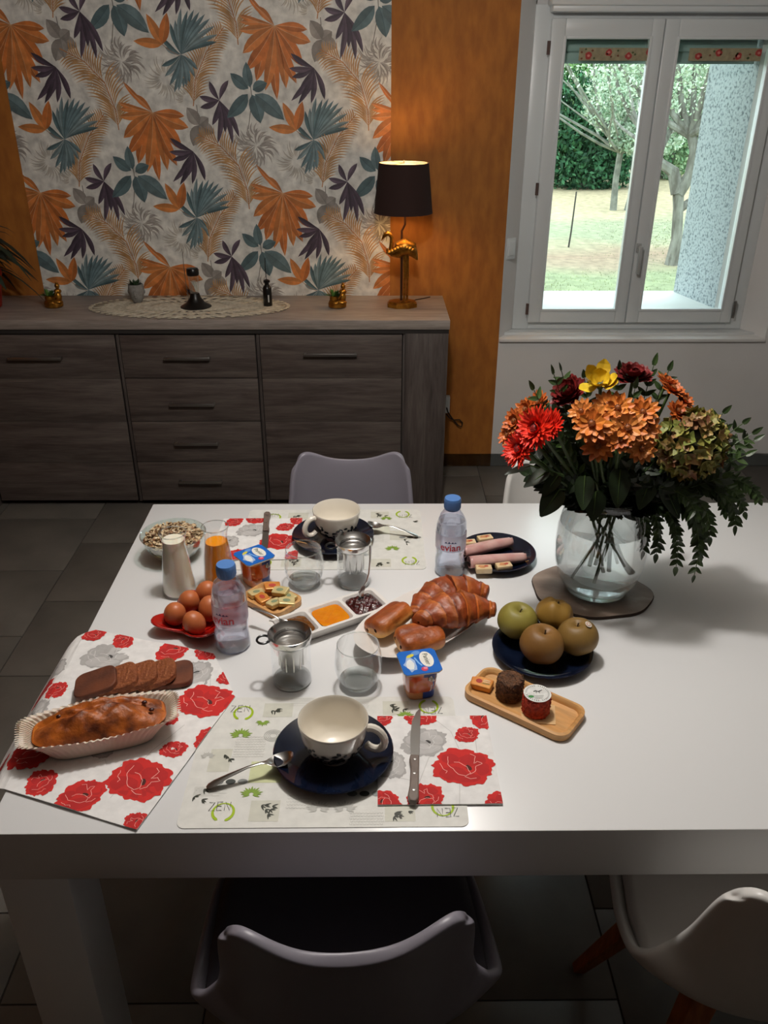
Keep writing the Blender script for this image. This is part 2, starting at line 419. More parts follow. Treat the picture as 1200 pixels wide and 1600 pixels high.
# ------------------------------------------------------------------ botanical wallpaper
OR = srgb('#bd6a2e'); ORL = srgb('#cf8546'); PU = srgb('#3f3340'); PUL = srgb('#5c4d5b'); TE = srgb('#4c6468'); TEL = srgb('#76888a')
GOLD = srgb('#b98a55'); GOLDL = srgb('#cba274'); GY = srgb('#979089'); GYL = srgb('#b1aba3'); BL = srgb('#647b80'); PALE = srgb('#bdb7ab'); PAPER = srgb('#e4e2da')
def wp(mb, ox, oz):
    r = random.Random(3)
    def q(x, y): return x + ox, y + oz
    def leaf(c, t, w, z, col, bend=0, rib=None, pk=.85, tone=.16):
        x, y = q(*c); tx, ty = q(*t); pleaf(mb, x, y, tx - x, ty - y, w, z, col, bend, 7, rib, pk, tone)
    # pale feathery palms
    for cx, cy_, a0, a1, n, ln, z, col in ((-.326, 1.404, 20, 340, 30, .085, 0, PALE), (-.24, 1.33, 40, 200, 16, .07, 0, PALE), (-.60, 1.40, 30, 330, 20, .07, 0, PALE)):
        for k in range(n):
            a = radians(a0 + (a1 - a0) * k / n + r.uniform(-4, 4)); l = ln * r.uniform(.6, 1.1)
            leaf((cx + .02 * cos(a), cy_ + .02 * sin(a)), (cx + l * cos(a), cy_ + l * sin(a)), .003, .0001, col, .15)
    for k in range(52):
        a = radians(360 * k / 52 + r.uniform(-5, 5)); l = .105 * r.uniform(.6, 1.05); s0 = r.uniform(0, .045)
        leaf((-.492 + s0 * cos(a), 1.465 + s0 * sin(a)), (-.492 + l * cos(a), 1.465 + l * .85 * sin(a)), .0038, .0002 + .0001 * (k % 3), mixc(GY, GYL, r.random()), .22)
    # grey round leaves
    c = (-.205, 1.235)
    for t, w_ in (((-.25, 1.30), .026), ((-.238, 1.155), .028), ((-.145, 1.205), .024), ((-.165, 1.262), .022), ((-.20, 1.165), .02)):
        leaf(c, t, w_, .0006, mixc(GY, srgb('#8c8781'), .3 + .5 * r.random()), 0, srgb('#85817b'))
    pline(mb, [q(-.205, 1.235), q(-.209, 1.31)], .003, .0007, srgb('#6e6a62'))
    # golden palm fronds
    def frond(sp, n, ln, w_, z, tipdown, col):
        P = [Vector((*q(*p), 0)) for p in sp]
        def at(t):
            k = min(len(P) - 2, int(t * (len(P) - 1))); u = t * (len(P) - 1) - k; return P[k].lerp(P[k + 1], u), (P[k + 1] - P[k]).normalized()
        pline(mb, [at(i / 12)[0][:2] for i in range(13)], .004, z + .0003, mixc(col, OR, .4))
        for k in range(n):
            t = .06 + .92 * k / n; p, d = at(t); l = ln * (sin(pi * (.18 + .78 * t)) ** .7)
            for sg in (-1, 1):
                e = Vector((-d.y, d.x, 0)) * sg; v = (d * tipdown + e * (1 - tipdown * .35)).normalized() * l * (1 if sg > 0 else .9)
                pleaf(mb, p.x, p.y, v.x, v.y, w_, z + .0001 * (k % 2), mixc(col, GOLDL, r.random() * .6), -.12 * sg, 5)
    frond([(-.022, 1.525), (-.025, 1.60), (-.055, 1.70), (-.125, 1.775), (-.215, 1.82)], 30, .115, .0032, .0007, .62, GOLD)
    frond([(-.222, 1.305), (-.205, 1.40), (-.15, 1.50), (-.075, 1.585)], 26, .10, .0032, .0008, .66, GOLD)
    # blue fan palm
    c = (-.252, 1.49)
    for t in [(-.313, 1.515), (-.325, 1.55), (-.283, 1.599), (-.262, 1.61), (-.235, 1.65), (-.21, 1.642), (-.185, 1.645), (-.164, 1.638), (-.143, 1.63), (-.125, 1.615), (-.108, 1.59), (-.10, 1.56), (-.104, 1.535), (-.191, 1.437), (-.205, 1.41), (-.228, 1.387), (-.243, 1.375), (-.256, 1.371), (-.277, 1.36), (-.295, 1.354), (-.31, 1.38), (-.326, 1.412), (-.335, 1.449)]:
        leaf(c, t, .0088, .0010 + .0001 * r.randint(0, 3), mixc(BL, TE if r.random() < .5 else TEL, r.random()), .05, None, 1.5, .25)
    # big orange fan
    c = (-.391, 1.281)
    for i, (t, w_) in enumerate([((-.498, 1.395), .008), ((-.46, 1.348), .012), ((-.53, 1.318), .009), ((-.527, 1.294), .011), ((-.531, 1.265), .013), ((-.523, 1.185), .019), ((-.512, 1.125), .02), ((-.476, 1.085), .02), ((-.441, 1.052), .018), ((-.395, 1.018), .017), ((-.356, 1.06), .018), ((-.313, 1.078), .018), ((-.287, 1.14), .02), ((-.25, 1.225), .02), ((-.262, 1.268), .014)]):
        leaf(c, t, w_ * 1.2, .0015 + .0001 * (i % 3), mixc(OR, ORL, r.random() * .8), .03 * (-1) ** i, srgb('#dcae82'), 1.35, .2)
    # orange heart leaves
    c = (-.323, 1.525)
    for t, w_ in (((-.373, 1.63), .019), ((-.292, 1.634), .02), ((-.435, 1.537), .018)): leaf(c, t, w_, .0019, mixc(OR, ORL, r.random()), 0, srgb('#c98c55'))
    pline(mb, [q(-.323, 1.525), q(-.29, 1.50), q(-.26, 1.487)], .002, .0019, srgb('#9c6a45'))
    # plum fans
    for c, ts in (((-.241, 1.135), [(-.332, 1.186), (-.341, 1.133), (-.331, 1.101), (-.338, 1.015), (-.31, 1.003), (-.282, 1.03), (-.257, 1.006), (-.201, 1.02), (-.262, 1.09), (-.30, 1.06)]),
                  ((-.114, 1.327), [(-.149, 1.396), (-.071, 1.40), (-.194, 1.341), (-.195, 1.30), (-.151, 1.234), (-.135, 1.165), (-.1, 1.205), (-.073, 1.163), (-.043, 1.188), (-.12, 1.25)])):
        for t in ts: leaf(c, t, .0112, .0022 + .0001 * r.randint(0, 3), mixc(PU, PUL, r.random() * .8), .06, None, 1.25, .25)
    # teal magnolia leaves
    c = (-.5, 1.672)
    for t, w_ in (((-.578, 1.735), .022), ((-.512, 1.775), .02), ((-.605, 1.572), .026), ((-.468, 1.552), .03), ((-.370, 1.565), .032), ((-.432, 1.70), .021)):
        leaf((c[0] + (t[0] - c[0]) * .12, c[1] + (t[1] - c[1]) * .12), t, w_, .0026, mixc(TE, TEL, r.random() * .6), .04, srgb('#36525a'))
    pline(mb, [q(-.5, 1.69), q(-.497, 1.64), q(-.51, 1.58), q(-.52, 1.53)], .003, .0025, srgb('#6f6c60'))
def wp_all(mb):
    global ZS
    ZS = 1.2e-5
    for i in range(-1, 4):
        for j in range(-3, 3):
            wp(mb, -.5165 * i, .62 * j + (.31 if i % 2 else 0))
WPZ = 2.44
o = sheet('wallpaper', [(-1.485, .03), (.07, .03), (.07, WPZ), (-1.485, WPZ)], -.0005, PAPER, print_mat('wallpaper_print', rough=.6, var=.16, scale=26), wp_all, deform=lambda v: Vector((v.x, 3.8085 - v.z * .8, v.y)))
struct(o); ZS = 3e-6

# ------------------------------------------------------------------ window
wr = bpy.data.objects.new('window_1', None); COL.objects.link(wr); wr.location = (1.2, 3.93, .648); struct(wr)
def W(mb, name, mats, parent=None, smooth=30):
    mb.v = [(x - 1.2, y - 3.93, z - .648) for x, y, z in mb.v]; return mb.build(name, mats, parent or wr, smooth)
def frame(mb, x0, x1, z0, z1, wl, wr_, wb, wt, y0, y1, r=.003):
    mb.rbox(x0, x0 + wl, y0, y1, z0, z1, r); mb.rbox(x1 - wr_, x1, y0, y1, z0, z1, r)
    mb.rbox(x0 + wl - .001, x1 - wr_ + .001, y0, y1, z0, z0 + wb, r); mb.rbox(x0 + wl - .001, x1 - wr_ + .001, y0, y1, z1 - wt, z1, r)
mb = MB(); frame(mb, .655, 1.745, .66, 1.985, .075, .075, .045, .05, 3.925, 3.985)
mb.rbox(.60, 1.80, 3.86, 3.93, .640, .660, .003)
W(mb, 'frame', M_pvc)
for sx0, sx1, nm in ((.720, 1.179, 0), (1.183, 1.678, 1)):
    mb = MB(); frame(mb, sx0, sx1, .698, 1.936, .058, .05, .06, .068, 3.895, 3.945, .005)
    sash = W(mb, 'sash', M_pvc)
    gx0, gx1 = sx0 + .058, sx1 - .05
    b = MB(); frame(b, gx0 - .006, gx1 + .006, .752, 1.874, .012, .012, .012, .012, 3.889, 3.9, .003); b.v = [(x - 1.2, y - 3.93, z - .648) for x, y, z in b.v]
    b.build('glazing_bead', M_pvc, sash)
    g = MB(); g.box(gx0, gx1, 3.918, 3.922, .757, 1.869); g.v = [(x - 1.2, y - 3.93, z - .648) for x, y, z in g.v]; g.build('pane', M_pane, sash, 0)
    # flowered reflection in the glass, painted as a strip along the pane top
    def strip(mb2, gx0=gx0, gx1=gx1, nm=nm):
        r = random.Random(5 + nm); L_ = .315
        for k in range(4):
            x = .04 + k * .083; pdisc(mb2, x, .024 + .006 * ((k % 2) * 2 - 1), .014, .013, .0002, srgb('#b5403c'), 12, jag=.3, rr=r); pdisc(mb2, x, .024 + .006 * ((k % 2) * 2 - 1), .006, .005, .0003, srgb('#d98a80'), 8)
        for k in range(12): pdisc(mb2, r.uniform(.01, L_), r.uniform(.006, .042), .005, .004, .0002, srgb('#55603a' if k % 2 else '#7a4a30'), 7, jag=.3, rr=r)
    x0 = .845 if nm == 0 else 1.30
    s_ = sheet('painted_reflection_strip', [(0, 0), (.30, 0), (.30, .047), (0, .047)], .0001, srgb('#a39778'), M_print, strip, parent=sash,
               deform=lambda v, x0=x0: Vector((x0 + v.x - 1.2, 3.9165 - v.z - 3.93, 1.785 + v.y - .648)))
mb = MB(); mb.rbox(1.186, 1.206, 3.885, 3.896, 1.02, 1.06, .002); mb.tube([(1.196, 3.885, 1.045), (1.196, 3.862, 1.045), (1.196, 3.855, 1.09), (1.194, 3.853, 1.0), (1.19, 3.856, .92)][0:2], .008); mb.rbox(1.187, 1.205, 3.846, 3.864, .93, 1.055, .007)
W(mb, 'window_handle', pm('satin_grey_handle', '#aeb0ae', rough=.35))
for z in (1.83, 1.29, .765):
    mb = MB(); mb.lathe([(.007, 0), (.007, .05)], 10, (.712, 3.885, z - .025)); W(mb, 'hinge', pm('dark_hinge', '#5b4640', rough=.5))
mb = MB(); mb.rbox(1.681, 1.692, 3.888, 3.9, .72, .80, .002); W(mb, 'hinge', M_alu)
# roller shutter casing above, and the shutter curtain outside
mb = MB(); mb.rbox(.70, 1.80, 3.832, 3.925, 1.975, 2.13, .012); mb.rbox(.71, 1.79, 3.845, 3.92, 1.955, 1.982, .006)
c = mb.build('shutter_box', M_pvc); struct(c); c.name = 'trim_1'
M_slat = pm('grey_green_shutter_slats', '#9fb3b0', rough=.4)
mb = MB(); mb.box(.722, 1.61, 4.0, 4.03, 1.775, 2.12)
sh = mb.build('trim_2', M_slat); struct(sh)
for k in range(8):
    s2 = MB(); s2.rbox(.724, 1.608, 3.993, 4.001, 1.778 + k * .042, 1.816 + k * .042, .003); s2.build('slat', M_slat, sh)
# inside ledge and bright outside sill
mb = MB(); mb.rbox(.578, 1.819, 3.795, 3.93, .632, .649, .004); struct(mb.build('trim_3', M_white))
mb = MB(); mb.rbox(.70, 1.66, 3.985, 4.36, .60, .742, .006); struct(mb.build('trim_4', pm('white_outside_sill', '#e9ece9', rough=.6)))
# wall switch, power socket
t = thing('light_switch', 'white rectangular light switch on the white reveal left of the window', 'switch', (.604, 3.85, 1.045), radians(33))
mb = MB(); mb.rbox(-.026, .026, -.014, -.003, -.045, .045, .003); mb.build('plate', M_pvc, t)
mb = MB(); mb.rbox(-.018, .018, -.019, -.013, -.03, .03, .003); mb.build('rocker', M_pvc, t)
t = thing('power_socket', 'white power socket on the orange wall beside the sideboard', 'socket', (.33, 3.81, .33))
mb = MB(); mb.rbox(-.045, .03, -.03, 0, -.042, .042, .004); mb.build('plate', M_pvc, t)
mb = MB(); mb.tube([(.345, 3.779, .318), (.352, 3.78, .295), (.375, 3.785, .26), (.405, 3.79, .222), (.422, 3.79, .215), (.426, 3.79, .235), (.41, 3.79, .252), (.385, 3.79, .25), (.362, 3.785, .262), (.345, 3.78, .285)], .0032, 6)
tag(mb.build('power_cable', flat('dark brown cable', '#1f120c')), 'dark looped cable hanging from the white socket on the orange wall', 'cable')

# ------------------------------------------------------------------ garden outside
q, nt, b = newmat('mown_field'); N = nt.nodes.new; L = nt.links.new
tc = N('ShaderNodeTexCoord'); sp = N('ShaderNodeSeparateXYZ'); L(tc.outputs['Object'], sp.inputs[0])
n1 = N('ShaderNodeTexNoise'); n1.inputs['Scale'].default_value = .8; L(tc.outputs['Object'], n1.inputs['Vector'])
ma = N('ShaderNodeMath'); ma.operation = 'MULTIPLY_ADD'; ma.inputs[1].default_value = 1.6; L(n1.outputs[0], ma.inputs[0])
m3 = N('ShaderNodeMath'); m3.operation = 'MULTIPLY_ADD'; m3.inputs[1].default_value = -.13; L(sp.outputs['X'], m3.inputs[0]); L(sp.outputs['Y'], m3.inputs[2]); L(m3.outputs[0], ma.inputs[2])
mr = N('ShaderNodeMapRange'); mr.inputs['From Min'].default_value = 6; mr.inputs['From Max'].default_value = 20; L(ma.outputs[0], mr.inputs[0])
cr = N('ShaderNodeValToRGB'); E = cr.color_ramp.elements
stops = [(0, '#8a9570'), (.27, '#8f9a76'), (.31, '#a1927a'), (.36, '#a08a74'), (.40, '#a9a184'), (.44, '#9ba283'), (.53, '#a3a98a'), (.58, '#c9bc9b'), (.75, '#c9b896'), (1, '#cdbd9c')]
E[0].position = 0; E[1].position = 1; E[0].color = (*srgb(stops[0][1]), 1); E[1].color = (*srgb(stops[-1][1]), 1)
for p_, h_ in stops[1:-1]: e = E.new(p_); e.color = (*srgb(h_), 1)
L(mr.outputs[0], cr.inputs[0])
n2 = N('ShaderNodeTexNoise'); n2.inputs['Scale'].default_value = 9; n2.inputs['Detail'].default_value = 8; L(tc.outputs['Object'], n2.inputs['Vector'])
m2 = N('ShaderNodeMapRange'); m2.inputs['From Min'].default_value = .3; m2.inputs['From Max'].default_value = .7; m2.inputs['To Min'].default_value = .7; m2.inputs['To Max'].default_value = 1.15; L(n2.outputs[0], m2.inputs[0])
vm = N('ShaderNodeVectorMath'); vm.operation = 'MULTIPLY'; L(cr.outputs[0], vm.inputs[0]); L(m2.outputs[0], vm.inputs[1]); L(vm.outputs[0], b.inputs['Base Color']); b.inputs['Roughness'].default_value = .95
mb = MB(); mb.grid(lambda u, v: (-30 + 70 * u, 4.2 + 46 * v, -.25 + .04 * sin(u * 40) * sin(v * 30) + (.0 if v < .1 else .02 * sin(v * 9))), 40, 40)
o = mb.build('ground', q); struct(o); o.name = 'floor_garden'
grs = MB(); r = random.Random(4)
for k in range(9000):
    y = 7.5 + 6 * r.random() ** 1.6; x = y * r.uniform(.15, .42)
    if 9.7 < y < 11.3 and r.random() < .6: continue
    h_ = r.uniform(.015, .035); a = r.uniform(0, pi); d = .01
    grs.add([(x - d * cos(a), y - d * sin(a), -.26), (x + d * cos(a), y + d * sin(a), -.26), (x + r.uniform(-.02, .02), y, -.25 + h_)], [(0, 1, 2)], 0, mixc(srgb('#8c9c6c'), srgb('#a9ac86'), r.random()))
M_leafp = print_mat('foliage', rough=.7, var=.25, scale=3)
tag(stuff(grs.build('grass', M_leafp, smooth=0)), 'short green grass tufts on the lawn outside the window', 'grass')
M_bark = pm('lichen_grey_bark', '#8f9088', '#5b5850', scale=14, rough=.9, bump=1, bscale=30, stretch=(1, 1, .3), dist=.02)
M_bark2 = pm('pale_bark', '#8b8f86', '#6b6d66', scale=10, rough=.9)
def crown(mb, blobs, n, size, cols, r):
    for k in range(n):
        c, rad = r.choice(blobs)
        d = Vector((r.gauss(0, 1), r.gauss(0, 1), r.gauss(0, 1))).normalized() * (r.random() ** .45)
        p = Vector(c) + Vector((d.x * rad[0], d.y * rad[1], d.z * rad[2])); s = size * r.uniform(.6, 1.4)
        u = Vector((r.gauss(0, 1), r.gauss(0, 1), r.gauss(0, 1))).normalized(); v = u.cross(Vector((r.gauss(0, 1), r.gauss(0, 1), r.gauss(0, 1)))).normalized()
        mb.add([p - u * s, p + v * s * .45, p + u * s, p - v * s * .45], [(0, 1, 2, 3)], 0, mixc(cols[0], cols[1], r.random()))
def tree(name, label, loc, branches, blobs, n, size, cols, seed, bark=None, cat='tree', group=None):
    t = thing(name, label, cat, loc, 0, group); r = random.Random(seed)
    mb = MB()
    for path, rads in branches: mb.tube(path, rads, 8)
    mb.build('trunk', bark or M_bark, t)
    mb = MB(); crown(mb, blobs, n, size, cols, r); mb.build('crown', M_leafp, t, smooth=0); return t
r = random.Random(11)
g1, g2, g3, g4 = srgb('#4f8a55'), srgb('#93bf84'), srgb('#a9c4a4'), srgb('#d3e0cb')
def boughs(base, n, ln, r, r0=.05, up=.7, spread=360):
    out = []
    for k in range(n):
        a = radians(r.uniform(0, spread)); e = r.uniform(.15, up); p = Vector(base); d = Vector((cos(a) * cos(e), sin(a) * cos(e), sin(e))); path = [p.copy()]
        for i in range(5):
            p = p + d * ln / 5; d = (d + Vector((r.uniform(-.2, .2), r.uniform(-.2, .2), r.uniform(-.05, .2)))).normalized(); path.append(p.copy())
        out.append((path, [r0 * (1 - i / 6) + .006 for i in range(6)]))
    return out
# apple tree with the lichen trunk
br = [([(0, 0, -.05), (.02, 0, .3), (-.02, 0, .65), (-.05, 0, .85)], [.085, .065, .06, .07]),
      ([(-.05, 0, .8), (-.12, .05, 1.02), (-.28, .05, 1.12), (-.42, .1, 1.3)], [.08, .07, .05, .04]),
      ([(-.05, 0, .8), (.06, 0, 1.0), (.05, -.05, 1.25), (-.02, 0, 1.45)], [.08, .07, .06, .05]),
      ([(.06, 0, .98), (.25, .05, 1.12), (.45, .1, 1.2), (.7, .1, 1.45)], [.05, .045, .035, .025]),
      ([(-.02, 0, .62), (.2, .1, .74), (.5, .2, .9), (.8, .2, 1.2)], [.05, .045, .035, .02])]
br += boughs((-.02, 0, 1.4), 12, 1.5, r, .035, 1.3) + boughs((-.3, .1, 1.2), 9, 1.4, r, .03, 1.2)
tree('apple_tree', 'small gnarled tree with forked lichen-grey trunk on the lawn seen through the right pane', (3.49, 10.03, -.25), br,
     [((0, 0, 2.3), (1.1, 1.0, .75)), ((-.6, .2, 2.3), (.9, .8, .7)), ((.6, .2, 2.0), (.7, .6, .6))], 9000, .024, (g3, g4), 21)
br = [([(-.1, 0, 0), (-.12, 0, .5), (-.1, 0, .9)], [.06, .05, .05]), ([(.12, 0, 0), (.2, 0, .5), (.3, 0, .95)], [.05, .045, .045])] + boughs((-.1, 0, .9), 22, 2.2, r, .02, 1.2) + boughs((.3, 0, .9), 10, 1.8, r, .02, 1.2)
tree('pale_tree', 'silvery pale-leaved tree with twin slender trunks in the middle of the field', (4.02, 14.4, -.25), br,
     [((.35, 0, 2.1), (1.1, 1.0, .9)), ((.0, 0, 1.6), (.8, .8, .5)), ((.6, 0, 2.6), (1.0, 1, .8)), ((.2, -.3, 1.15), (.6, .5, .3))], 17000, .034, (srgb('#8fb592'), g4), 22, M_bark2)
lab = ['tall bright green tree at the field edge, leftmost through the left pane', 'dense green tree at the field edge behind the pale tree', 'dark green bushy tree low at the field edge behind the thin stake', 'leafy tree at the field edge seen between the panes', 'light leafy tree behind the gnarled lichen trunk', 'rightmost green tree far behind the grey pillar']
for i, (x, y, h_, w_) in enumerate([(3.3, 18.2, 3.6, 1.5), (5.2, 19.4, 3.9, 1.7), (4.2, 17.6, 1.9, 1.3), (6.4, 19.6, 3.2, 1.2), (7.4, 21.5, 3.0, 1.7), (9.3, 22.0, 3.6, 1.8)]):
    cols = [(srgb('#5a9658'), srgb('#a3cb86')), (srgb('#4f8a60'), srgb('#9cc49a')), (srgb('#17402a'), srgb('#3f7a4f')), (srgb('#6f9f74'), srgb('#b9d6ac')), (srgb('#7fa572'), srgb('#c3d8ae')), (g1, g2)][i]
    bl = [((0, 0, h_ * .42), (w_, 1, h_ * .45)), ((w_ * .4, -.2, h_ * .7), (w_ * .8, .9, h_ * .35)), ((-w_ * .4, -.2, h_ * .75), (w_ * .8, .9, h_ * .35)), ((0, 0, h_ * .2), (w_ * .9, .8, h_ * .25))]
    tree('field_edge_tree', lab[i], (x, y, -.25), [([(0, 0, 0), (.05, 0, h_ * .4), (0, 0, h_ * .8)], [.15, .12, .06])], bl, 11000 if i < 4 else 6000, .055, cols, 30 + i, group='trees at the edge of the field')
for nm, lb, x, y, z1 in (('stake', 'thin dark stake standing alone in the field, seen through the left pane', 2.49, 11.05, .45), ('stake', 'thin pale stake beside the gnarled tree, seen through the right pane', 3.55, 9.5, .95)):
    mb = MB(); mb.tube([(0, 0, 0), (.015, 0, z1 * .5), (.03, 0, z1 + .25)], [.012, .011, .009], 6)
    t = tag(mb.build(nm, flat('stake wood dark' if x < 3 else 'stake wood pale', '#3a3833' if x < 3 else '#9aa394'), loc=(x, y, -.25)), lb, 'stake')

# ================================================================== sideboard
WB = ('#443a37', '#5c524d', '#6f655f')
M_oak = wood('grey_oak_horizontal', *WB, 'x'); M_oakv = wood('grey_oak_vertical', '#413936', '#574e4a', '#6a615c', 'z'); M_oakt = wood('grey_oak_top', '#80756e', '#988d85', '#aca198', 'x')
M_dark = pm('dark_gap', '#2a2522', rough=.8)
sb = thing('sideboard', 'long weathered grey oak sideboard with doors and drawers against the flowered wall', 'sideboard', (-.79, 3.59, 0))
def SB(mb, name, mats, parent=None, smooth=30):
    mb.v = [(x + .79, y - 3.59, z) for x, y, z in mb.v]; return mb.build(name, mats, parent or sb, smooth)
mb = MB(); mb.rbox(-1.885, .308, 3.37, 3.80, .808, .847, .0015); SB(mb, 'top', M_oakt)
mb = MB(); mb.box(-1.80, .12, 3.40, 3.79, .03, .79, 0); mb.box(-1.70, .12, 3.43, 3.7, 0, .03, 0); mb.box(-1.88, .305, 3.376, 3.79, .79, .8085, 0); SB(mb, 'carcass', M_dark, smooth=0)
for xa, xb in ((.125, .304), (-1.88, -1.69)):
    mb = MB(); mb.rbox(xa, xb, 3.376, 3.795, 0, .791, .002); SB(mb, 'end_panel', M_oakv)
for xa in (-1.063, -.488, .118):
    mb = MB(); mb.rbox(xa, xa + .012, 3.386, 3.41, .02, .79, .001); SB(mb, 'divider', M_oakv)
def handle(parent, xc, z, w_=.2, big=False):
    mb = MB(); mb.rbox(xc - w_ / 2, xc + w_ / 2, 3.352, 3.360, z - .006, z + .006, .002)
    mb.rbox(xc - w_ / 2, xc - w_ / 2 + .01, 3.355, 3.377, z - .004, z + .004, .001); mb.rbox(xc + w_ / 2 - .01, xc + w_ / 2, 3.355, 3.377, z - .004, z + .004, .001)
    SB(mb, 'handle', M_alu, parent)
for xa, xb, hx, hz in ((-1.678, -1.067, -1.40, .690), (-.472, .113, -.183, .706)):
    mb = MB(); mb.box(xa + .002, xb - .002, 3.385, 3.395, .03, .783); d = SB(mb, 'door', M_dark)
    zs = [.028, .215, .405, .599, .785]
    for a, b_ in zip(zs, zs[1:]):
        mb = MB(); mb.rbox(xa, xb, 3.376, 3.388, a + .0006, b_ - .0006, .0012)
        p = SB(mb, 'board', M_oak, d); 
    handle(d, hx, hz, .22)
for a, b_ in ((.602, .783), (.409, .598), (.219, .405), (.028, .215)):
    mb = MB(); mb.rbox(-1.046, -.492, 3.376, 3.39, a, b_, .0015); d = SB(mb, 'drawer', M_oak)
    handle(d, -.775, {.602: .69, .409: .488, .219: .308, .028: .125}[a], .19)

# things on the sideboard
M_lace = pm('cream_cotton_lace', '#ebe3d0', '#cdc2aa', scale=90, rough=.95, bump=1, bscale=220, dist=.004)
def doily():
    mb = MB(); cx, cy_ = 0, 0; rx, ry = .435, .205; n = 120
    rings = [0, .12, .25, .38, .5, .62, .74, .86, .95]
    v = []; f = []
    for k, q in enumerate(rings[1:]):
        for i in range(n):
            a = 2 * pi * i / n; s = 1 + (.02 * sin(a * 30) if k == 7 else 0); v.append((rx * q * s * cos(a), ry * q * s * sin(a), .0022 + .0006 * (k % 2)))
    for k in range(len(rings) - 2):
        for i in range(n):
            if (k in (2, 4, 6)) and i % 3 == 0: continue
            f.append((k * n + i, k * n + (i + 1) % n, (k + 1) * n + (i + 1) % n, (k + 1) * n + i))
    f.append(list(range(n))); mb.add(v, f)
    for i in range(60):
        a = 2 * pi * i / 60; c = (rx * .965 * cos(a), ry * .965 * sin(a), .003)
        mb.lathe([(.006, -.001), (.010, .0005), (.0105, .001), (.006, .0015)], 8, c)
    return mb
t = tag(doily().build('lace_doily', M_lace, loc=(-.79, 3.586, .847)), 'oval cream crocheted lace doily lying on the sideboard', 'doily')
so = t.modifiers.new('s', 'SOLIDIFY'); so.thickness = .0015

# flamingo lamp
t = thing('table_lamp', 'gold flamingo table lamp with dark brown drum shade on the sideboard', 'lamp', (.119, 3.6, .847))
mb = MB()
mb.prism([(.068 * cos(a) * (1 if abs(cos(a)) > .3 else 1), .05 * sin(a)) for a in [2 * pi * (i + .5) / 8 for i in range(8)]], 0, .016); mb.prism([(.062 * cos(a), .045 * sin(a)) for a in [2 * pi * (i + .5) / 8 for i in range(8)]], .0155, .024)
b0 = mb.build('base', M_gold, t, smooth=20)
mb = MB(); mb.tube([(-.004, .012, .024), (-.004, .012, .27), (-.005, .012, .31), (.008, .012, .335), (.008, .01, .40)], .0048, 8); mb.build('pole', flat('dark bronze', '#3c1f10', .4), t)
mb = MB()
mb.tube([(.008, -.01, .022), (.008, -.01, .11), (.009, -.01, .12), (.008, -.01, .215)], [.0045, .004, .0065, .0085], 8)
mb.tube([(.022, .01, .022), (.021, .008, .11), (.021, .006, .12), (.018, .005, .215)], [.0045, .004, .0065, .0085], 8)
mb.tube([(.008, -.02, .025), (-.004, -.03, .025)], [.005, .002], 6); mb.tube([(.022, 0, .025), (.016, -.018, .025)], [.005, .002], 6)
mb.build('legs', M_gold, t)
mb = MB()
mb.tube([(.062, 0, .195), (.05, 0, .215), (.035, 0, .24), (.01, 0, .25), (-.01, 0, .24), (-.028, 0, .222), (-.042, 0, .222), (-.05, 0, .24), (-.047, 0, .265), (-.046, 0, .285), (-.054, 0, .298), (-.064, 0, .302), (-.073, 0, .298), (-.081, 0, .287), (-.09, 0, .272)],
        [.003, .015, .03, .036, .034, .024, .015, .0095, .0085, .0085, .009, .0105, .0095, .005, .0015], 12)
mb.build('flamingo_body', M_gold, t)
for s in (-1, 1):
    mb = MB()
    for k in range(9):
        x = .05 - .012 * k; z = .235 + .012 * sin(k * .5)
        mb.ball((x - .01, s * .028, z + .004), (.014, .008, .009), 8)
    mb.build('wing', M_gold, t)
q, nt, b = newmat('brown_lamp_fabric'); N = nt.nodes.new; L = nt.links.new
b.inputs['Base Color'].default_value = (*srgb('#2c1712'), 1); b.inputs['Roughness'].default_value = .9
tr = N('ShaderNodeBsdfTranslucent'); tr.inputs[0].default_value = (*srgb('#4e1c0e'), 1); mx = N('ShaderNodeMixShader'); mx.inputs[0].default_value = .16
L(b.outputs[0], mx.inputs[1]); L(tr.outputs[0], mx.inputs[2]); L(mx.outputs[0], nt.nodes['Material Output'].inputs[0])
mb = MB(); mb.lathe_open([(.1205, .384), (.1195, .386), (.1005, .572), (.0995, .574)], 48); mb.build('lamp_shade', q, t)
mb = MB(); mb.lathe_open([(.1185, .386), (.0985, .572)], 48); mb.build('shade_lining', pm('cream_lining', '#e8d9b8', rough=.9), t)
mb = MB(); mb.ball((0, 0, .50), .028, 14); mb.lathe([(.013, .44), (.013, .48)], 12); mb.build('bulb', pm('warm_bulb', '#fff0d0', emit=((1, .75, .42), 22)), t)
mb = MB(); mb.tube([(0, 0, .57), (0, 0, .583)], .003, 6)
for k in range(3): a = 2 * pi * k / 3; mb.tube([(0, 0, .572), (.099 * cos(a), .099 * sin(a), .572)], .0015, 5)
mb.build('spider_ring', M_alu, t)
mb = MB(); mb.tube([(.03, .04, .006), (.06, .1, .004), (.10, .13, .004), (.13, .16, .003)], .002, 6); mb.build('cord', flat('dark cord', '#2b160c'), t)

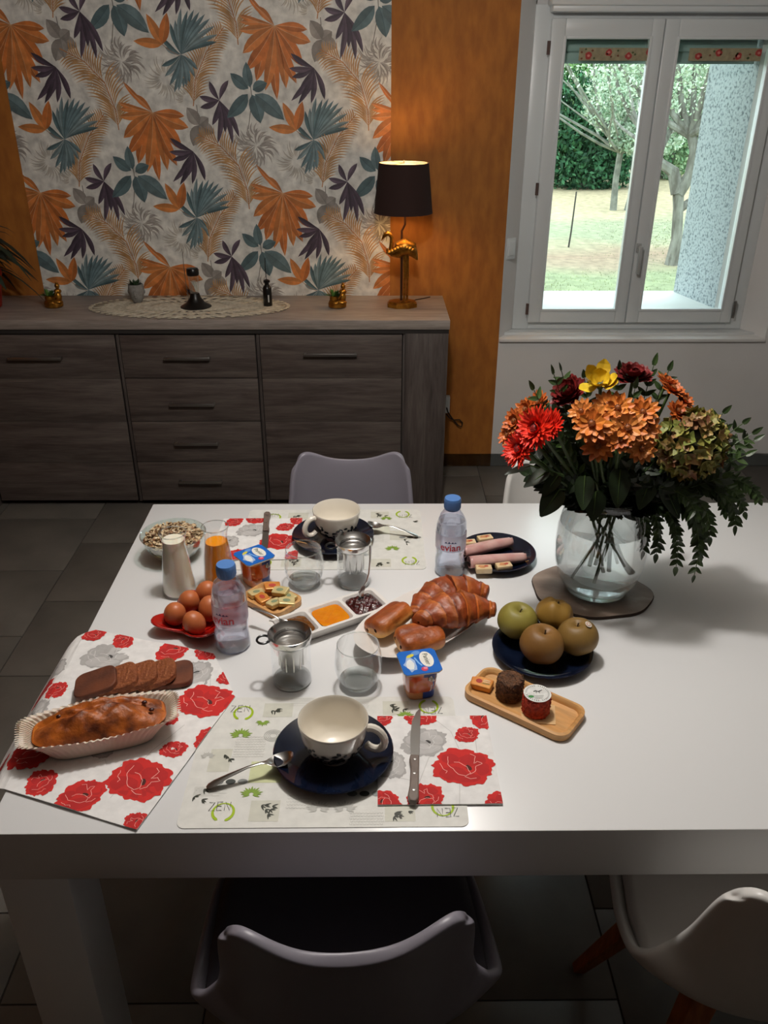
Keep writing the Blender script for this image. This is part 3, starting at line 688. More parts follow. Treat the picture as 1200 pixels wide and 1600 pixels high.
def succulent(mb, c, r0, n, r, cols, ln=.02, up=.6):
    for k in range(n):
        a = r.uniform(0, 2 * pi); e = r.uniform(.2, 1.3) * up; l = ln * r.uniform(.7, 1.1); d = Vector((cos(a) * cos(e), sin(a) * cos(e), sin(e)))
        p = Vector(c) + Vector((cos(a), sin(a), 0)) * r0 * r.random(); s = d.cross(Vector((0, 0, 1))).normalized() * l * .16
        mb.add([p - s, p + s, p + d * l * .6 + s * .8 + Vector((0, 0, .001)), p + d * l, p + d * l * .6 - s * .8], [(0, 1, 2, 3, 4)], 0, mixc(cols[0], cols[1], r.random()))
M_conc = pm('grey_concrete', '#8e8c88', '#777571', scale=60, rough=.85, bump=.4, bscale=90)
t = thing('head_planter', 'small grey head-shaped planter with a dark succulent on the lace doily', 'planter', (-1.03, 3.66, .8495))
mb = MB()
mb.lathe([(.016, 0), (.02, .004), (.027, .02), (.033, .045), (.034, .06), (.032, .074), (.03, .079), (.026, .079), (.026, .07)], 24)
for s in (-1, 1): mb.ball((s * .011, -.029, .052), (.006, .004, .003), 8); mb.ball((s * .034, .0, .048), (.004, .007, .010), 8)
mb.ball((0, -.034, .043), (.004, .007, .010), 8); mb.ball((0, -.029, .026), (.008, .004, .003), 8)
mb.build('pot', M_conc, t)
mb = MB(); succulent(mb, (0, 0, .074), .016, 70, random.Random(2), (srgb('#20351f'), srgb('#3f5a35')), .028, 1); mb.build('succulent', M_leafp, t, 0)
t = thing('wine_aerator', 'wine aerator with clear tube and wide black cone base on the lace doily', 'aerator', (-.762, 3.58, .8495))
mb = MB(); mb.lathe([(.066, 0), (.065, .004), (.04, .018), (.024, .04), (.019, .058), (.017, .06)], 36); mb.build('base', M_black, t)
mb = MB(); mb.lathe_open([(.016, .055), (.019, .065), (.021, .12), (.022, .135)], 28); mb.lathe([(.010, .06), (.014, .07), (.012, .09), (.008, .11)], 20); mb.build('clear_tube', M_glassE, t)
mb = MB(); mb.lathe([(.024, .133), (.026, .14), (.025, .158), (.022, .162), (.015, .163)], 28); mb.build('cap', M_black, t)
mb = MB(); mb.tube([(-.028, 0, .03), (-.034, 0, .12), (-.034, 0, .24)], .0012, 6); mb.build('metal_rod', M_alu, t)
t = thing('diffuser_bottle', 'slim black bottle with a single stick on the right of the lace doily', 'bottle', (-.457, 3.6, .8495))
mb = MB(); mb.lathe([(.018, 0), (.019, .003), (.019, .075), (.016, .082), (.009, .09), (.009, .098), (.014, .1), (.014, .108), (.006, .112)], 28); mb.build('bottle_body', M_black, t)
mb = MB(); mb.box(.004, .009, -.0198, -.0188, .02, .05); mb.build('label', flat('white label', '#cfcfca'), t, 0)
mb = MB(); mb.tube([(0, 0, .1), (-.003, 0, .16), (-.001, 0, .2)], .0016, 6); mb.build('stick', M_black, t)
def buddha(loc, label, rz, gold):
    t = thing('buddha_planter', label, 'planter', loc, rz, None)
    mb = MB()
    mb.lathe([(.024, 0), (.033, .006), (.034, .02), (.03, .032), (.024, .036)], 24, sx=1.15, sy=.85)
    mb.ball((.022, 0, .045), (.016, .015, .024), 12); mb.ball((.024, 0, .068), (.016, .013, .012), 10)
    mb.ball((.025, -.001, .090), (.0105, .0105, .0125), 12); mb.ball((.025, 0, .102), (.006, .006, .005), 8)
    mb.ball((.02, -.02, .028), (.022, .01, .008), 10); mb.ball((-.006, -.022, .024), (.018, .008, .007), 10)
    for s in (-1, 1): mb.tube([(.022, s * .014, .072), (.014, s * .02, .055), (.006, s * .016, .042)], [.005, .005, .004], 6)
    mb.build('figure', gold, t)
    mb = MB(); mb.lathe([(.013, .03), (.018, .036), (.018, .05), (.014, .052)], 16, (-.014, -.003, 0)); mb.build('bowl', M_gold if gold != M_gold else M_gold, t)
    mb = MB(); succulent(mb, (-.014, -.003, .048), .01, 60, random.Random(4), (srgb('#2f5423'), srgb('#5d8c3a')), .034, 1); mb.build('succulent', M_leafp, t, 0)
    return t
buddha((-.158, 3.575, .847), 'small gold buddha planter with green succulent left of the lamp', 0, M_gold)
buddha((-1.365, 3.58, .847), 'small dark gold buddha planter left of the doily near the red pot', .2, M_gold)
# leafy plant in a red pot at the left edge
t = thing('potted_plant', 'dark leafy plant in a red pot at the left end of the sideboard', 'plant', (-1.655, 3.58, .847))
mb = MB(); mb.lathe([(.06, 0), (.065, .005), (.085, .13), (.09, .135), (.09, .16), (.082, .16), (.08, .145), (0, .145)], 36); mb.build('pot', pm('red_plastic_pot', '#8e1a10', rough=.4), t)
mb = MB(); r = random.Random(8)
for k in range(110):
    a = r.uniform(0, 2 * pi); e = r.uniform(-.1, 1.2); ln = r.uniform(.12, .27); w_ = r.uniform(.012, .022); p = Vector((cos(a) * .03, sin(a) * .03, .15 + r.uniform(0, .16))); d = Vector((cos(a) * cos(e), sin(a) * cos(e) * .7, sin(e)))
    sd = d.cross(Vector((0, 0, 1))).normalized(); v = []
    for i in range(6):
        u = i / 5; dr = Vector((0, 0, -.14 * u * u * ln / .2)); c = p + d * ln * u + dr; ww = w_ * sin(pi * (.08 + .9 * u)); v += [c - sd * ww, c + sd * ww]
    mb.add(v, [(2 * i, 2 * i + 1, 2 * i + 3, 2 * i + 2) for i in range(5)], 0, mixc(srgb('#0d160e'), srgb('#22301f'), r.random()))
mb.v = [(x, min(y, .2), z) for x, y, z in mb.v]
mb.build('foliage', M_leafp, t, 0)

# ================================================================== table and chairs
TZ = .76
t = thing('dining_table', 'long white lacquered dining table with thick top and square legs', 'table', (.34, 1.38, 0))
mb = MB(); mb.rbox(-.905, .905, -.523, .523, TZ - .096, TZ, .0025); mb.build('tabletop', M_tableW, t)
for x in (-.905, .80):
    for y in (-.523, .423):
        mb = MB(); mb.rbox(x, x + .105, y, y + .10, 0, TZ - .094, .003); mb.build('leg', M_tableW, t)

M_wood = wood('orange_beech', '#8a4a20', '#a45c2b', '#b87038', 'z', 1.5)
def shell_pt(u, v):
    # v: 0 seat front .. 1 top of the back; u: -1..1
    K = [(.235, .425, .17, .0, .0), (.20, .445, .20, .012, 0), (.08, .440, .228, .04, 0), (-.05, .432, .238, .062, 0), (-.14, .440, .235, .085, .01), (-.195, .475, .212, .070, .05), (-.220, .54, .184, .04, .07), (-.238, .63, .172, .012, .066), (-.256, .72, .166, 0, .058), (-.268, .782, .160, 0, .050), (-.273, .81, .153, 0, .046)]
    k = v * (len(K) - 1); i = min(len(K) - 2, int(k)); q = k - i; q = q * q * (3 - 2 * q) * .4 + q * .6
    a = [K[i][j] * (1 - q) + K[i + 1][j] * q for j in range(5)]
    y, z, w_, lift, fwd = a
    x = w_ * sin(u * 1.15) / sin(1.15)
    e = abs(u) ** 2.2
    z2 = z + lift * e; y2 = y + fwd * e
    if v > .85: z2 += (v - .85) / .15 * (-.030 + .034 * exp(-((abs(u) - .74) / .36) ** 2) - .022 * (max(0, abs(u) - .78) / .22) ** 2)
    return Vector((x, y2, z2))
def chair(name, label, loc, rz, col, pad, group):
    t = thing(name, label, 'chair', loc, rz, group)
    mb = MB(); mb.grid(lambda u, v: shell_pt(u * 2 - 1, v), 24, 24); o = mb.build('seat_shell', col, t)
    so = o.modifiers.new('s', 'SOLIDIFY'); so.thickness = .017; so.offset = 0
    subsurf(o, 2)
    mb = MB(); mb.grid(lambda u, v: shell_pt((u * 2 - 1) * .86, .06 + v * .42) + Vector((0, 0, .012 + .022 * (1 - abs(u * 2 - 1) ** 4) * (1 - abs(v * 2 - 1) ** 4))), 16, 14); o = mb.build('seat_pad', pad, t)
    so = o.modifiers.new('s', 'SOLIDIFY'); so.thickness = .012; so.offset = -1
    for sx in (-1, 1):
        for sy, yb in ((1, .19), (-1, -.22)):
            mb = MB(); top = Vector((sx * .085, sy * .085 - .01, .42)); bot = Vector((sx * .215, yb, 0)); ax = (bot - top)
            v = []
            for q, hw in ((0, .023), (.5, .019), (1, .0125)):
                c = top + ax * q; 
                for dx, dy in ((-1, -1), (1, -1), (1, 1), (-1, 1)): v.append(c + Vector((dx * hw, dy * hw, 0)))
            f = [(0, 1, 2, 3), (11, 10, 9, 8)] + [(j * 4 + i, (j + 1) * 4 + i, (j + 1) * 4 + (i + 1) % 4, j * 4 + (i + 1) % 4) for j in range(2) for i in range(4)]
            mb.add(v, f); o = mb.build('leg', M_wood, t, 0); b_ = o.modifiers.new('b', 'BEVEL'); b_.width = .003; b_.segments = 2
    mb = MB(); mb.rbox(-.11, .11, -.012, .012, .405, .421, .003); mb.rbox(-.012, .012, -.115, .095, .405, .421, .003); mb.build('cross_brace', M_black, t)
    return t
M_shg = pm('grey_chair_shell', '#7d7983', rough=.38); M_shw = pm('white_chair_shell', '#d8d6d2', rough=.35); M_padg = pm('grey_leatherette', '#3a3740', rough=.55); M_padw = pm('white_leatherette', '#cfc9c4', rough=.55)
chair('dining_chair', 'grey shell chair at the far side of the table before the sideboard', (-.066, 1.86, 0), pi, M_shg, M_padg, 'shell chairs around the table')
chair('dining_chair', 'white shell chair on the far side, behind the flower vase', (.505, 1.80, 0), pi - .05, M_shw, M_padw, 'shell chairs around the table')
chair('dining_chair', 'grey shell chair at the near side, back to the camera', (-.05, .918, 0), radians(3.5), M_shg, M_padg, 'shell chairs around the table')
chair('dining_chair', 'white shell chair at the near right, turned with orange wooden legs showing', (.64, .945, 0), radians(-5), M_shw, M_padw, 'shell chairs around the table')

# ================================================================== placemats and napkins
CW = srgb('#dcdbd5'); LIME = srgb('#9db81e'); OLI = srgb('#7e9a3c'); INK = srgb('#3a3c34'); BEI = srgb('#cdccbf'); LG = srgb('#b9b8b2')
def zen(mb, x, y, rot, s=1.0):
    def T(a, b): return x + (a * cos(rot) - b * sin(rot)) * s, y + (a * sin(rot) + b * cos(rot)) * s
    v = []; n = 36
    for i in range(n + 1):
        a = radians(-75 + 322 * i / n); w_ = .0042 * (.25 + .75 * abs(sin(a * .5 + 2.3))) + .0006
        if i in (0, n): w_ = .0004
        v += [(*T((.0155 - w_ / 2) * cos(a), (.0165 - w_ / 2) * sin(a)), .0006), (*T((.0155 + w_ / 2) * cos(a), (.0165 + w_ / 2) * sin(a)), .0006)]
    mb.add(v, [(2 * i, 2 * i + 1, 2 * i + 3, 2 * i + 2) for i in range(n)], 0, LIME)
    def ln(p): pline(mb, [T(*q_) for q_ in p], .0010, .0008, INK)
    ln([(-.023, .018), (-.015, .018), (-.022, .002), (-.013, .002)])
    ln([(-.003, .019), (-.0105, .019), (-.0105, .003), (-.003, .003)]); ln([(-.0105, .011), (-.004, .011)])
    ln([(.001, .003), (.001, .019), (.009, .003), (.009, .019)])
def lotus(mb, x, y, s, col, rot=0):
    for k in range(11):
        a = radians(180 * k / 10) + rot; l = .012 * s * (1 + .25 * (k % 2))
        pleaf(mb, x + .003 * s * cos(a), y + .003 * s * sin(a), l * cos(a), l * sin(a) * (.85 if rot == 0 else 1), .0017 * s, .0005, col)
    for sg in (-1, 1): pleaf(mb, x + sg * .002, y - .001, sg * .011 * s, -.004 * s, .0016 * s, .0005, col)
def bamboo(mb, x, y, s, r, col=INK, n=3):
    for c in range(n):
        cx, cy_ = x + r.uniform(-.012, .012) * s, y + r.uniform(-.01, .01) * s
        for k in range(4):
            a = r.uniform(-.6, 1.6) - 1.1; l = .009 * s * r.uniform(.6, 1.2); pleaf(mb, cx, cy_, l * cos(a), l * sin(a), .0011 * s, .0005, col)
def rect(mb, x, y, w_, h_, z, col): mb.add([(x - w_ / 2, y - h_ / 2, z), (x + w_ / 2, y - h_ / 2, z), (x + w_ / 2, y + h_ / 2, z), (x - w_ / 2, y + h_ / 2, z)], [(0, 1, 2, 3)], 0, col)
def lace(mb, x, y, w_, h_):
    nx, ny = int(w_ / .0048), int(h_ / .0052)
    for i in range(nx):
        for j in range(ny):
            cx = x - w_ / 2 + (i + .5 + .25 * (j % 2)) * w_ / nx; cy_ = y - h_ / 2 + (j + .5) * h_ / ny
            pline(mb, [(cx - .0018, cy_ + .0012), (cx - .001, cy_ - .0012), (cx + .001, cy_ - .0012), (cx + .0018, cy_ + .0012)], .0006, .0005, LG)
def matdraw(mb):
    r = random.Random(12)
    for c in ((-.171, -.008, .034, .05), (-.088, -.112, .044, .04), (-.09, .11, .05, .035), (.112, .114, .045, .035), (.113, -.116, .045, .035), (.16, .01, .05, .045)): rect(mb, *c, .0002, BEI)
    rect(mb, -.095, -.034, .05, .045, .0003, srgb('#cfd3a6')); rect(mb, .10, .04, .07, .05, .0002, srgb('#d6d7c6'))
    for x, y, a in ((-.149, .103, 0), (-.149, -.114, 0), (.177, -.107, pi), (.169, .117, pi)): zen(mb, x, y, a)
    lotus(mb, -.113, .082, .75, OLI, pi); lotus(mb, -.146, .048, 1.15, OLI); lotus(mb, -.112, -.08, 1.05, OLI); lotus(mb, .128, .093, .9, OLI); lotus(mb, .14, -.055, 1.1, OLI)
    lotus(mb, -.008, -.11, 1.1, LG); lotus(mb, .031, -.11, 1.1, LG); lotus(mb, -.192, .0, .7, LG)
    for x, y, n in ((-.091, .11, 5), (-.153, -.003, 3), (-.185, -.079, 3), (-.088, -.112, 6), (.113, -.116, 5), (.114, .114, 6), (.185, .08, 2), (.165, -.02, 3)): bamboo(mb, x, y, 1.1, r, INK, n)
    for x, y in ((-.147, -.054), (.06, -.08), (.183, -.0)):
        for k, c in ((-1, '#7f827f'), (0, '#454845'), (1, '#8d908d')): pdisc(mb, x + k * .0185, y, .0078, .0055, .0005, srgb(c), 14)
    lace(mb, -.128, .022, .05, .05); lace(mb, .063, -.128, .05, .026); lace(mb, -.052, .13, .04, .024); lace(mb, .04, .125, .05, .026); lace(mb, -.04, -.095, .035, .03); lace(mb, .09, .0, .06, .04)
    for rr_ in (.006, .009, .012, .015): pline(mb, [(-.092 + rr_ * cos(2 * pi * i / 20), .047 + rr_ * .9 * sin(2 * pi * i / 20)) for i in range(21)], .0006, .0005, srgb('#8f918c'))
    for k in range(8): pline(mb, [(-.20, -.065 - k * .0025), (-.17 + .01 * (k % 3), -.065 - k * .0025)], .0004, .0004, LG)
def rrect(w_, h_, r0, n=5):
    o = []
    for cx, cy_, a0 in ((w_ / 2 - r0, -h_ / 2 + r0, -90), (w_ / 2 - r0, h_ / 2 - r0, 0), (-w_ / 2 + r0, h_ / 2 - r0, 90), (-w_ / 2 + r0, -h_ / 2 + r0, 180)):
        for i in range(n + 1): a = radians(a0 + 90 * i / n); o.append((cx + r0 * cos(a), cy_ + r0 * sin(a)))
    return o
M_mat = print_mat('placemat_vinyl', rough=.35, var=.04, spec=.4)
def placemat(label, loc):
    o = sheet('placemat', rrect(.427, .287, .012), -.0012, CW, M_mat, matdraw, loc=loc)
    return tag(o, label, 'placemat', 'printed placemats')
placemat('white printed placemat lying under the near cup and saucer', (-.077, 1.008, TZ + .0014))
placemat('white printed placemat lying under the far cup by the back edge', (-.100, 1.7225, TZ + .0014))

RED = srgb('#c2231f'); RED2 = srgb('#a91c1d'); PINK = srgb('#f0a9a0'); NW = srgb('#e6e4e2'); GR1 = srgb('#a9a6a4'); GR2 = srgb('#8f8c8a')
def poppy(mb, x, y, s, rot, kind, z):
    r = random.Random(int(x * 9999) + int(y * 777) + kind)
    c1, c2, c3 = (RED, RED2, PINK) if kind == 0 else (GR1, srgb('#bebbb9'), srgb('#d9d7d5'))
    n = 84; sx, sy = 1, .82; v = [(x, y, z)]
    for i in range(n):
        a = 2 * pi * i / n; q = s * (1 + .06 * sin(4 * a + rot * 3) + .05 * sin(11 * a + rot) + .03 * sin(23 * a) + .05 * (r.random() - .5)); X, Y = q * sx * cos(a), q * sy * sin(a)
        v.append((x + X * cos(rot) - Y * sin(rot), y + X * sin(rot) + Y * cos(rot), z))
    mb.add(v, [(0, 1 + i, 1 + (i + 1) % n) for i in range(n)], 0, c1)
    def T(a, b): a *= s; b *= s; return x + a * cos(rot) - b * sin(rot), y + a * sin(rot) + b * cos(rot)
    for (cx, cy_, rx, ry) in ((-.35, -.3, .45, .3), (.35, .3, .45, .28), (.05, -.5, .5, .2), (-.4, .35, .3, .25), (.6, -.1, .25, .3)):
        px, py = T(cx, cy_); pdisc(mb, px, py, rx * s, ry * s, z + .00008 + .00003 * cx, mixc(c1, c2, .8), 18, rot, .15, r)
    px, py = T(.18, -.06); pdisc(mb, px, py, .08 * s, .14 * s, z + .00026, srgb('#4a1c16') if kind == 0 else srgb('#3c3a38'), 12, rot + .5, .2, r)
    for P in ([(-.45, .45), (-.5, .1), (-.35, -.1), (-.2, -.35), (.05, -.42), (.2, -.3), (.12, -.02), (-.1, .18), (-.38, .2)], [(.2, -.35), (.38, -.22), (.42, .0), (.65, .12), (.5, .22), (.35, .12), (.45, .45), (.2, .62)], [(-.75, .15), (-.68, -.1), (-.55, -.2), (-.6, -.35)], [(.0, -.45), (.2, -.55), (.5, -.5)]):
        pts = []
        for a, b in zip(P, P[1:]):
            for i in range(3): pts.append(T(a[0] + (b[0] - a[0]) * i / 3 + r.uniform(-.02, .02), a[1] + (b[1] - a[1]) * i / 3))
        pline(mb, pts, .016 * s + .0002, z + .0003, c3)
def stem(mb, pts, z=.00015): pline(mb, pts, .0011, z, srgb('#c9c7c4'))
M_nap = print_mat('paper_napkin', rough=.85, var=.05)
def n1(mb):
    for p in ([(.07, .90), (.068, .95), (.085, 1.0), (.11, 1.02)], [(.13, .95), (.125, .90)], [(.10, 1.09), (.125, 1.06), (.135, 1.02)], [(.165, 1.08), (.163, 1.0), (.185, .97)], [(.03, .96), (.06, .95)]): stem(mb, p)
    poppy(mb, .079, 1.035, .038, .4, 1, .0003); poppy(mb, .024, .985, .03, 1.8, 1, .0003)
    for x, y, s, a in ((.138, .98, .048, 0), (.151, 1.052, .021, .5), (.182, 1.09, .026, 2), (.012, 1.093, .02, 1), (.075, 1.097, .028, 3), (.012, .905, .030, 2.4), (.074, .912, .034, 1.2), (.188, .905, .027, .6)): poppy(mb, x, y, s, a, 0, .0006)
tag(sheet('paper_napkin', [(.003, .9035), (.1905, .9045), (.189, 1.098), (.003, 1.098)], -.0016, NW, M_nap, n1, loc=(0, 0, TZ + .0042)), 'square poppy print paper napkin under the knife by the near cup', 'napkin', 'poppy print paper napkins')
def n2(mb):
    poppy(mb, -.295, 1.755, .036, .4, 1, .0003); poppy(mb, -.34, 1.70, .028, 1.8, 1, .0003)
    for x, y, s, a in ((-.225, 1.70, .044, 0), (-.216, 1.77, .022, .5), (-.343, 1.797, .024, 1), (-.29, 1.812, .028, 3), (-.188, 1.805, .024, 2), (-.31, 1.632, .034, 1.2), (-.18, 1.635, .026, .6), (-.36, 1.62, .03, 2.4)): poppy(mb, x, y, s, a, 0, .0006)
tag(sheet('paper_napkin', [(-.375, 1.616), (-.175, 1.62), (-.178, 1.816), (-.371, 1.814)], -.0016, NW, M_nap, n2, loc=(0, 0, TZ + .0042)), 'square poppy print paper napkin by the far cup, half on the placemat', 'napkin', 'poppy print paper napkins')
def n0(mb):
    for p in ([(-.5, .96), (-.43, 1.0), (-.40, .94), (-.38, .9)], [(-.32, 1.08), (-.36, 1.02), (-.40, .92)], [(-.56, 1.16), (-.5, 1.2), (-.45, 1.25)], [(-.30, 1.22), (-.29, 1.15)], [(-.45, .88), (-.40, .99)]): stem(mb, p)
    for x, y, s, a in ((-.504, 1.268, .045, .2), (-.596, 1.243, .03, 2), (-.600, 1.11, .045, 1.2), (-.329, 1.212, .04, 1.5), (-.44, 1.02, .02, 0)): poppy(mb, x, y, s, a, 1, .0003)
    for x, y, s, a in ((-.365, .957, .050, -.3), (-.297, 1.14, .050, 0), (-.553, 1.019, .042, 1.2), (-.445, .924, .037, .7), (-.514, .952, .028, 1.8), (-.326, 1.022, .022, .2), (-.272, 1.045, .028, 1.2), (-.348, .872, .022, 2.2), (-.612, 1.19, .032, .5), (-.565, 1.171, .023, 1.6), (-.547, 1.334, .022, .3), (-.485, 1.316, .024, 2), (-.383, 1.284, .034, 1), (-.318, 1.275, .024, 2.6), (-.352, 1.10, .022, 2), (-.262, 1.204, .024, .5), (-.63, 1.02, .03, 1.3)): poppy(mb, x, y, s, a, 0, .0006)
def drape(v):
    x, y, z = v; s = -.566 - x
    if s > 0:
        a = min(s / .035, .95); x2 = -.566 - (.035 * sin(a) if s < .033 else .035 * sin(.95) + (s - .033) * cos(.95)); dz = -(.035 * (1 - cos(a)) if s < .033 else .035 * (1 - cos(.95)) + (s - .033) * sin(.95))
        return Vector((x2, y, z + dz))
    return Vector((x, y, z + .0012 * sin(y * 40) * sin(x * 30) + .0012))
P0 = [(-.565, 1.36), (-.66, 1.23), (-.685, 1.10), (-.655, .975), (-.575, .948), (-.345, .860), (-.246, 1.153), (-.304, 1.274), (-.54, 1.350)]
P0 = [(-.345, .860), (-.246, 1.153), (-.304, 1.274), (-.548, 1.352), (-.58, 1.335), (-.66, 1.22), (-.69, 1.10), (-.66, .985), (-.58, .945)]
cuts = [((x, 0, 0), (1, 0, 0)) for x in [-.566 - .006 * i for i in range(8)] + [-.5, -.45, -.4, -.35, -.3]] + [((0, y, 0), (0, 1, 0)) for y in [.9, .95, 1, 1.05, 1.1, 1.15, 1.2, 1.25, 1.3]]
tag(sheet('paper_napkin', P0, -.0012, NW, M_nap, n0, deform=drape, cuts=cuts, loc=(0, 0, TZ + .0028)), 'large unfolded poppy print napkin under the cakes, hanging over the table corner', 'napkin', 'poppy print paper napkins')

# ================================================================== cups, saucers, cutlery
M_leafblk = flat('black transfer print', '#181818', .2)
def saucer(label, loc, group='navy saucers'):
    t = thing('saucer', label, 'saucer', loc, 0, group)
    mb = MB(); mb.lathe([(0, .002), (.045, .002), (.047, 0), (.05, 0), (.052, .003), (.075, .009), (.094, .0165), (.0955, .019), (.094, .0205), (.074, .0135), (.052, .0075), (.03, .006), (0, .006)], 64); mb.build('plate', M_navy, t, 50, clean=True)
    return t
def cup(label, loc, rz, group='breakfast cups'):
    t = thing('breakfast_cup', label, 'cup', loc, rz, group)
    prof = [(0, .004), (.022, .003), (.024, 0), (.027, 0), (.028, .005), (.038, .014), (.047, .03), (.052, .05), (.0545, .068), (.0553, .0735), (.0543, .0745), (.0525, .072), (.050, .052), (.045, .032), (.036, .016), (.025, .009), (0, .0085)]
    mb = MB(); mb.lathe(prof, 64); mb.build('bowl', M_cer, t, 60, clean=True)
    mb = MB(); P = []
    for i in range(15):
        a = radians(112 - 250 * i / 14); P.append((.064 + .0175 * cos(a) - .003 * sin(a), 0, .045 + .021 * sin(a)))
    mb.tube(P, [.0065] * 15, 10); o = mb.build('handle', M_cer, t); o.scale = (1, 1, 1)
    mb = MB(); r = random.Random(5)
    def S_(a, z):
        pr = [(.028, .005), (.038, .014), (.047, .03), (.052, .05), (.0545, .068)]
        for (r0, z0), (r1, z1) in zip(pr, pr[1:]):
            if z <= z1 or z1 == .068:
                q = (z - z0) / (z1 - z0); rr = r0 + (r1 - r0) * q + .0006; return Vector((rr * cos(a), rr * sin(a), z))
    for k in range(170):
        a0 = r.uniform(0, 2 * pi); z0 = .020 + .026 * r.random() ** 1.5 + .005 * sin(a0 * 5); ang = r.uniform(0, pi); l = r.uniform(.006, .011); w_ = .0031
        v = []
        for i in range(5):
            u = i / 4; ww = w_ * sin(pi * (.05 + .9 * u))
            for sg in (-1, 1):
                dx = (u - .5) * l * cos(ang) - sg * ww * sin(ang); dz = (u - .5) * l * sin(ang) + sg * ww * cos(ang)
                v.append(S_(a0 + dx / .045, max(.007, z0 + dz)))
        mb.add(v, [(2 * i, 2 * i + 1, 2 * i + 3, 2 * i + 2) for i in range(4)])
    mb.build('leaf_print', M_leafblk, t, 0)
    return t
saucer('glossy navy saucer under the near cup, on the placemat', (-.067, 1.004, TZ + .0022))
saucer('glossy navy saucer under the far cup by the table back edge', (-.098, 1.708, TZ + .0022))
cup('cream cup with black leaf print, near the camera, handle to the right', (-.066, 1.005, TZ + .0085), radians(-12))
cup('cream cup with black leaf print, far side, handle to the left', (-.089, 1.712, TZ + .0085), radians(-150))
def lofted(secs, name, mat, parent=None, n=10):
    """secs: (x, z, halfwidth, halfthick, dish)"""
    mb = MB(); v = []; f = []
    for (x, z, w_, t_, d_) in secs:
        for i in range(n):
            a = 2 * pi * i / n; yy = w_ * cos(a); v.append((x, yy, z + t_ * sin(a) - d_ * (1 - (yy / max(w_, 1e-5)) ** 2)))
    for j in range(len(secs) - 1):
        for i in range(n): f.append((j * n + i, (j + 1) * n + i, (j + 1) * n + (i + 1) % n, j * n + (i + 1) % n))
    f += [list(range(n))[::-1], list(range((len(secs) - 1) * n, len(secs) * n))]; mb.add(v, f)
    return mb
def spoon(label, p0, p1, L_=.135, roll=0, group='teaspoons'):
    """p0 = bowl tip, p1 = end of handle"""
    k = L_ / .135
    S_ = [(0, .004, .001, .0006, 0), (.002, .003, .006, .0008, .002), (.008, .001, .0118, .0008, .005), (.018, 0, .0145, .0009, .0068), (.028, .001, .0135, .0009, .0055), (.036, .003, .0085, .001, .0025), (.042, .0055, .004, .0013, 0), (.05, .008, .0026, .0014, 0), (.07, .010, .0025, .0014, 0), (.10, .008, .0045, .0012, 0), (.122, .0045, .0068, .001, 0), (.131, .003, .006, .001, 0), (.135, .002, .0025, .0008, 0)]
    mb = lofted([(a * k, b * k, c * k, d, e * k) for a, b, c, d, e in S_], 'spoon', M_steel, n=12)
    p0, p1 = Vector(p0), Vector(p1); X = (p1 - p0).normalized(); Y = Vector((0, 0, 1)).cross(X).normalized(); Z = X.cross(Y)
    Rr = Matrix((X, Y, Z)).transposed(); o = mb.build('teaspoon', M_steel); o.matrix_world = Matrix.Translation(p0) @ Rr.to_4x4() @ Matrix.Rotation(roll, 4, 'X')
    return tag(o, label, 'spoon', group)
spoon('steel teaspoon leaning on the near navy saucer, handle to the left', (-.128, .985, TZ + .0270), (-.258, .938, TZ + .004), .14)
spoon('steel teaspoon leaning on the far navy saucer, handle to the right', (-.018, 1.748, TZ + .0270), (.105, 1.718, TZ + .003), .125)
M_khand = pm('brown_resin_knife_handle', '#5f5149', '#6d5e55', scale=60, rough=.45)
def knife(label, loc, rz):
    t = thing('table_knife', label, 'knife', loc, rz, 'steak knives')
    mb = MB(); pts = [(-.004, 0), (-.0075, .01), (-.009, .05), (-.0075, .085), (-.001, .108), (.005, .118), (.0065, .116), (.0065, 0)]
    mb.prism(pts, .0045, .0058); mb.build('blade', pm('matte_blade_steel', '#b5b3b0', rough=.28, metal=1), t, 0)
    mb = MB(); P = [(-.0075, .004), (-.009, -.006), (-.0065, -.02), (-.0068, -.06), (-.009, -.08), (-.006, -.09), (.003, -.092), (.008, -.084), (.007, -.05), (.0065, .004)]
    bm = MB(); bm.prism(P, 0, .0105); o = bm.build('handle', M_khand, t, 0); b_ = o.modifiers.new('b', 'BEVEL'); b_.width = .002; b_.segments = 2
    for y in (-.006, -.036, -.07):
        mb = MB(); mb.lathe([(.0024, .0095), (.0024, .0109), (0, .0112)], 12, (0, y, 0)); mb.build('rivet', M_alu, t)
knife('steak knife with brown riveted handle on the near poppy napkin', (.0625, .992, TZ + .0052), radians(-4))
knife('steak knife with brown handle on the far poppy napkin', (-.2595, 1.74, TZ + .0052), radians(184))

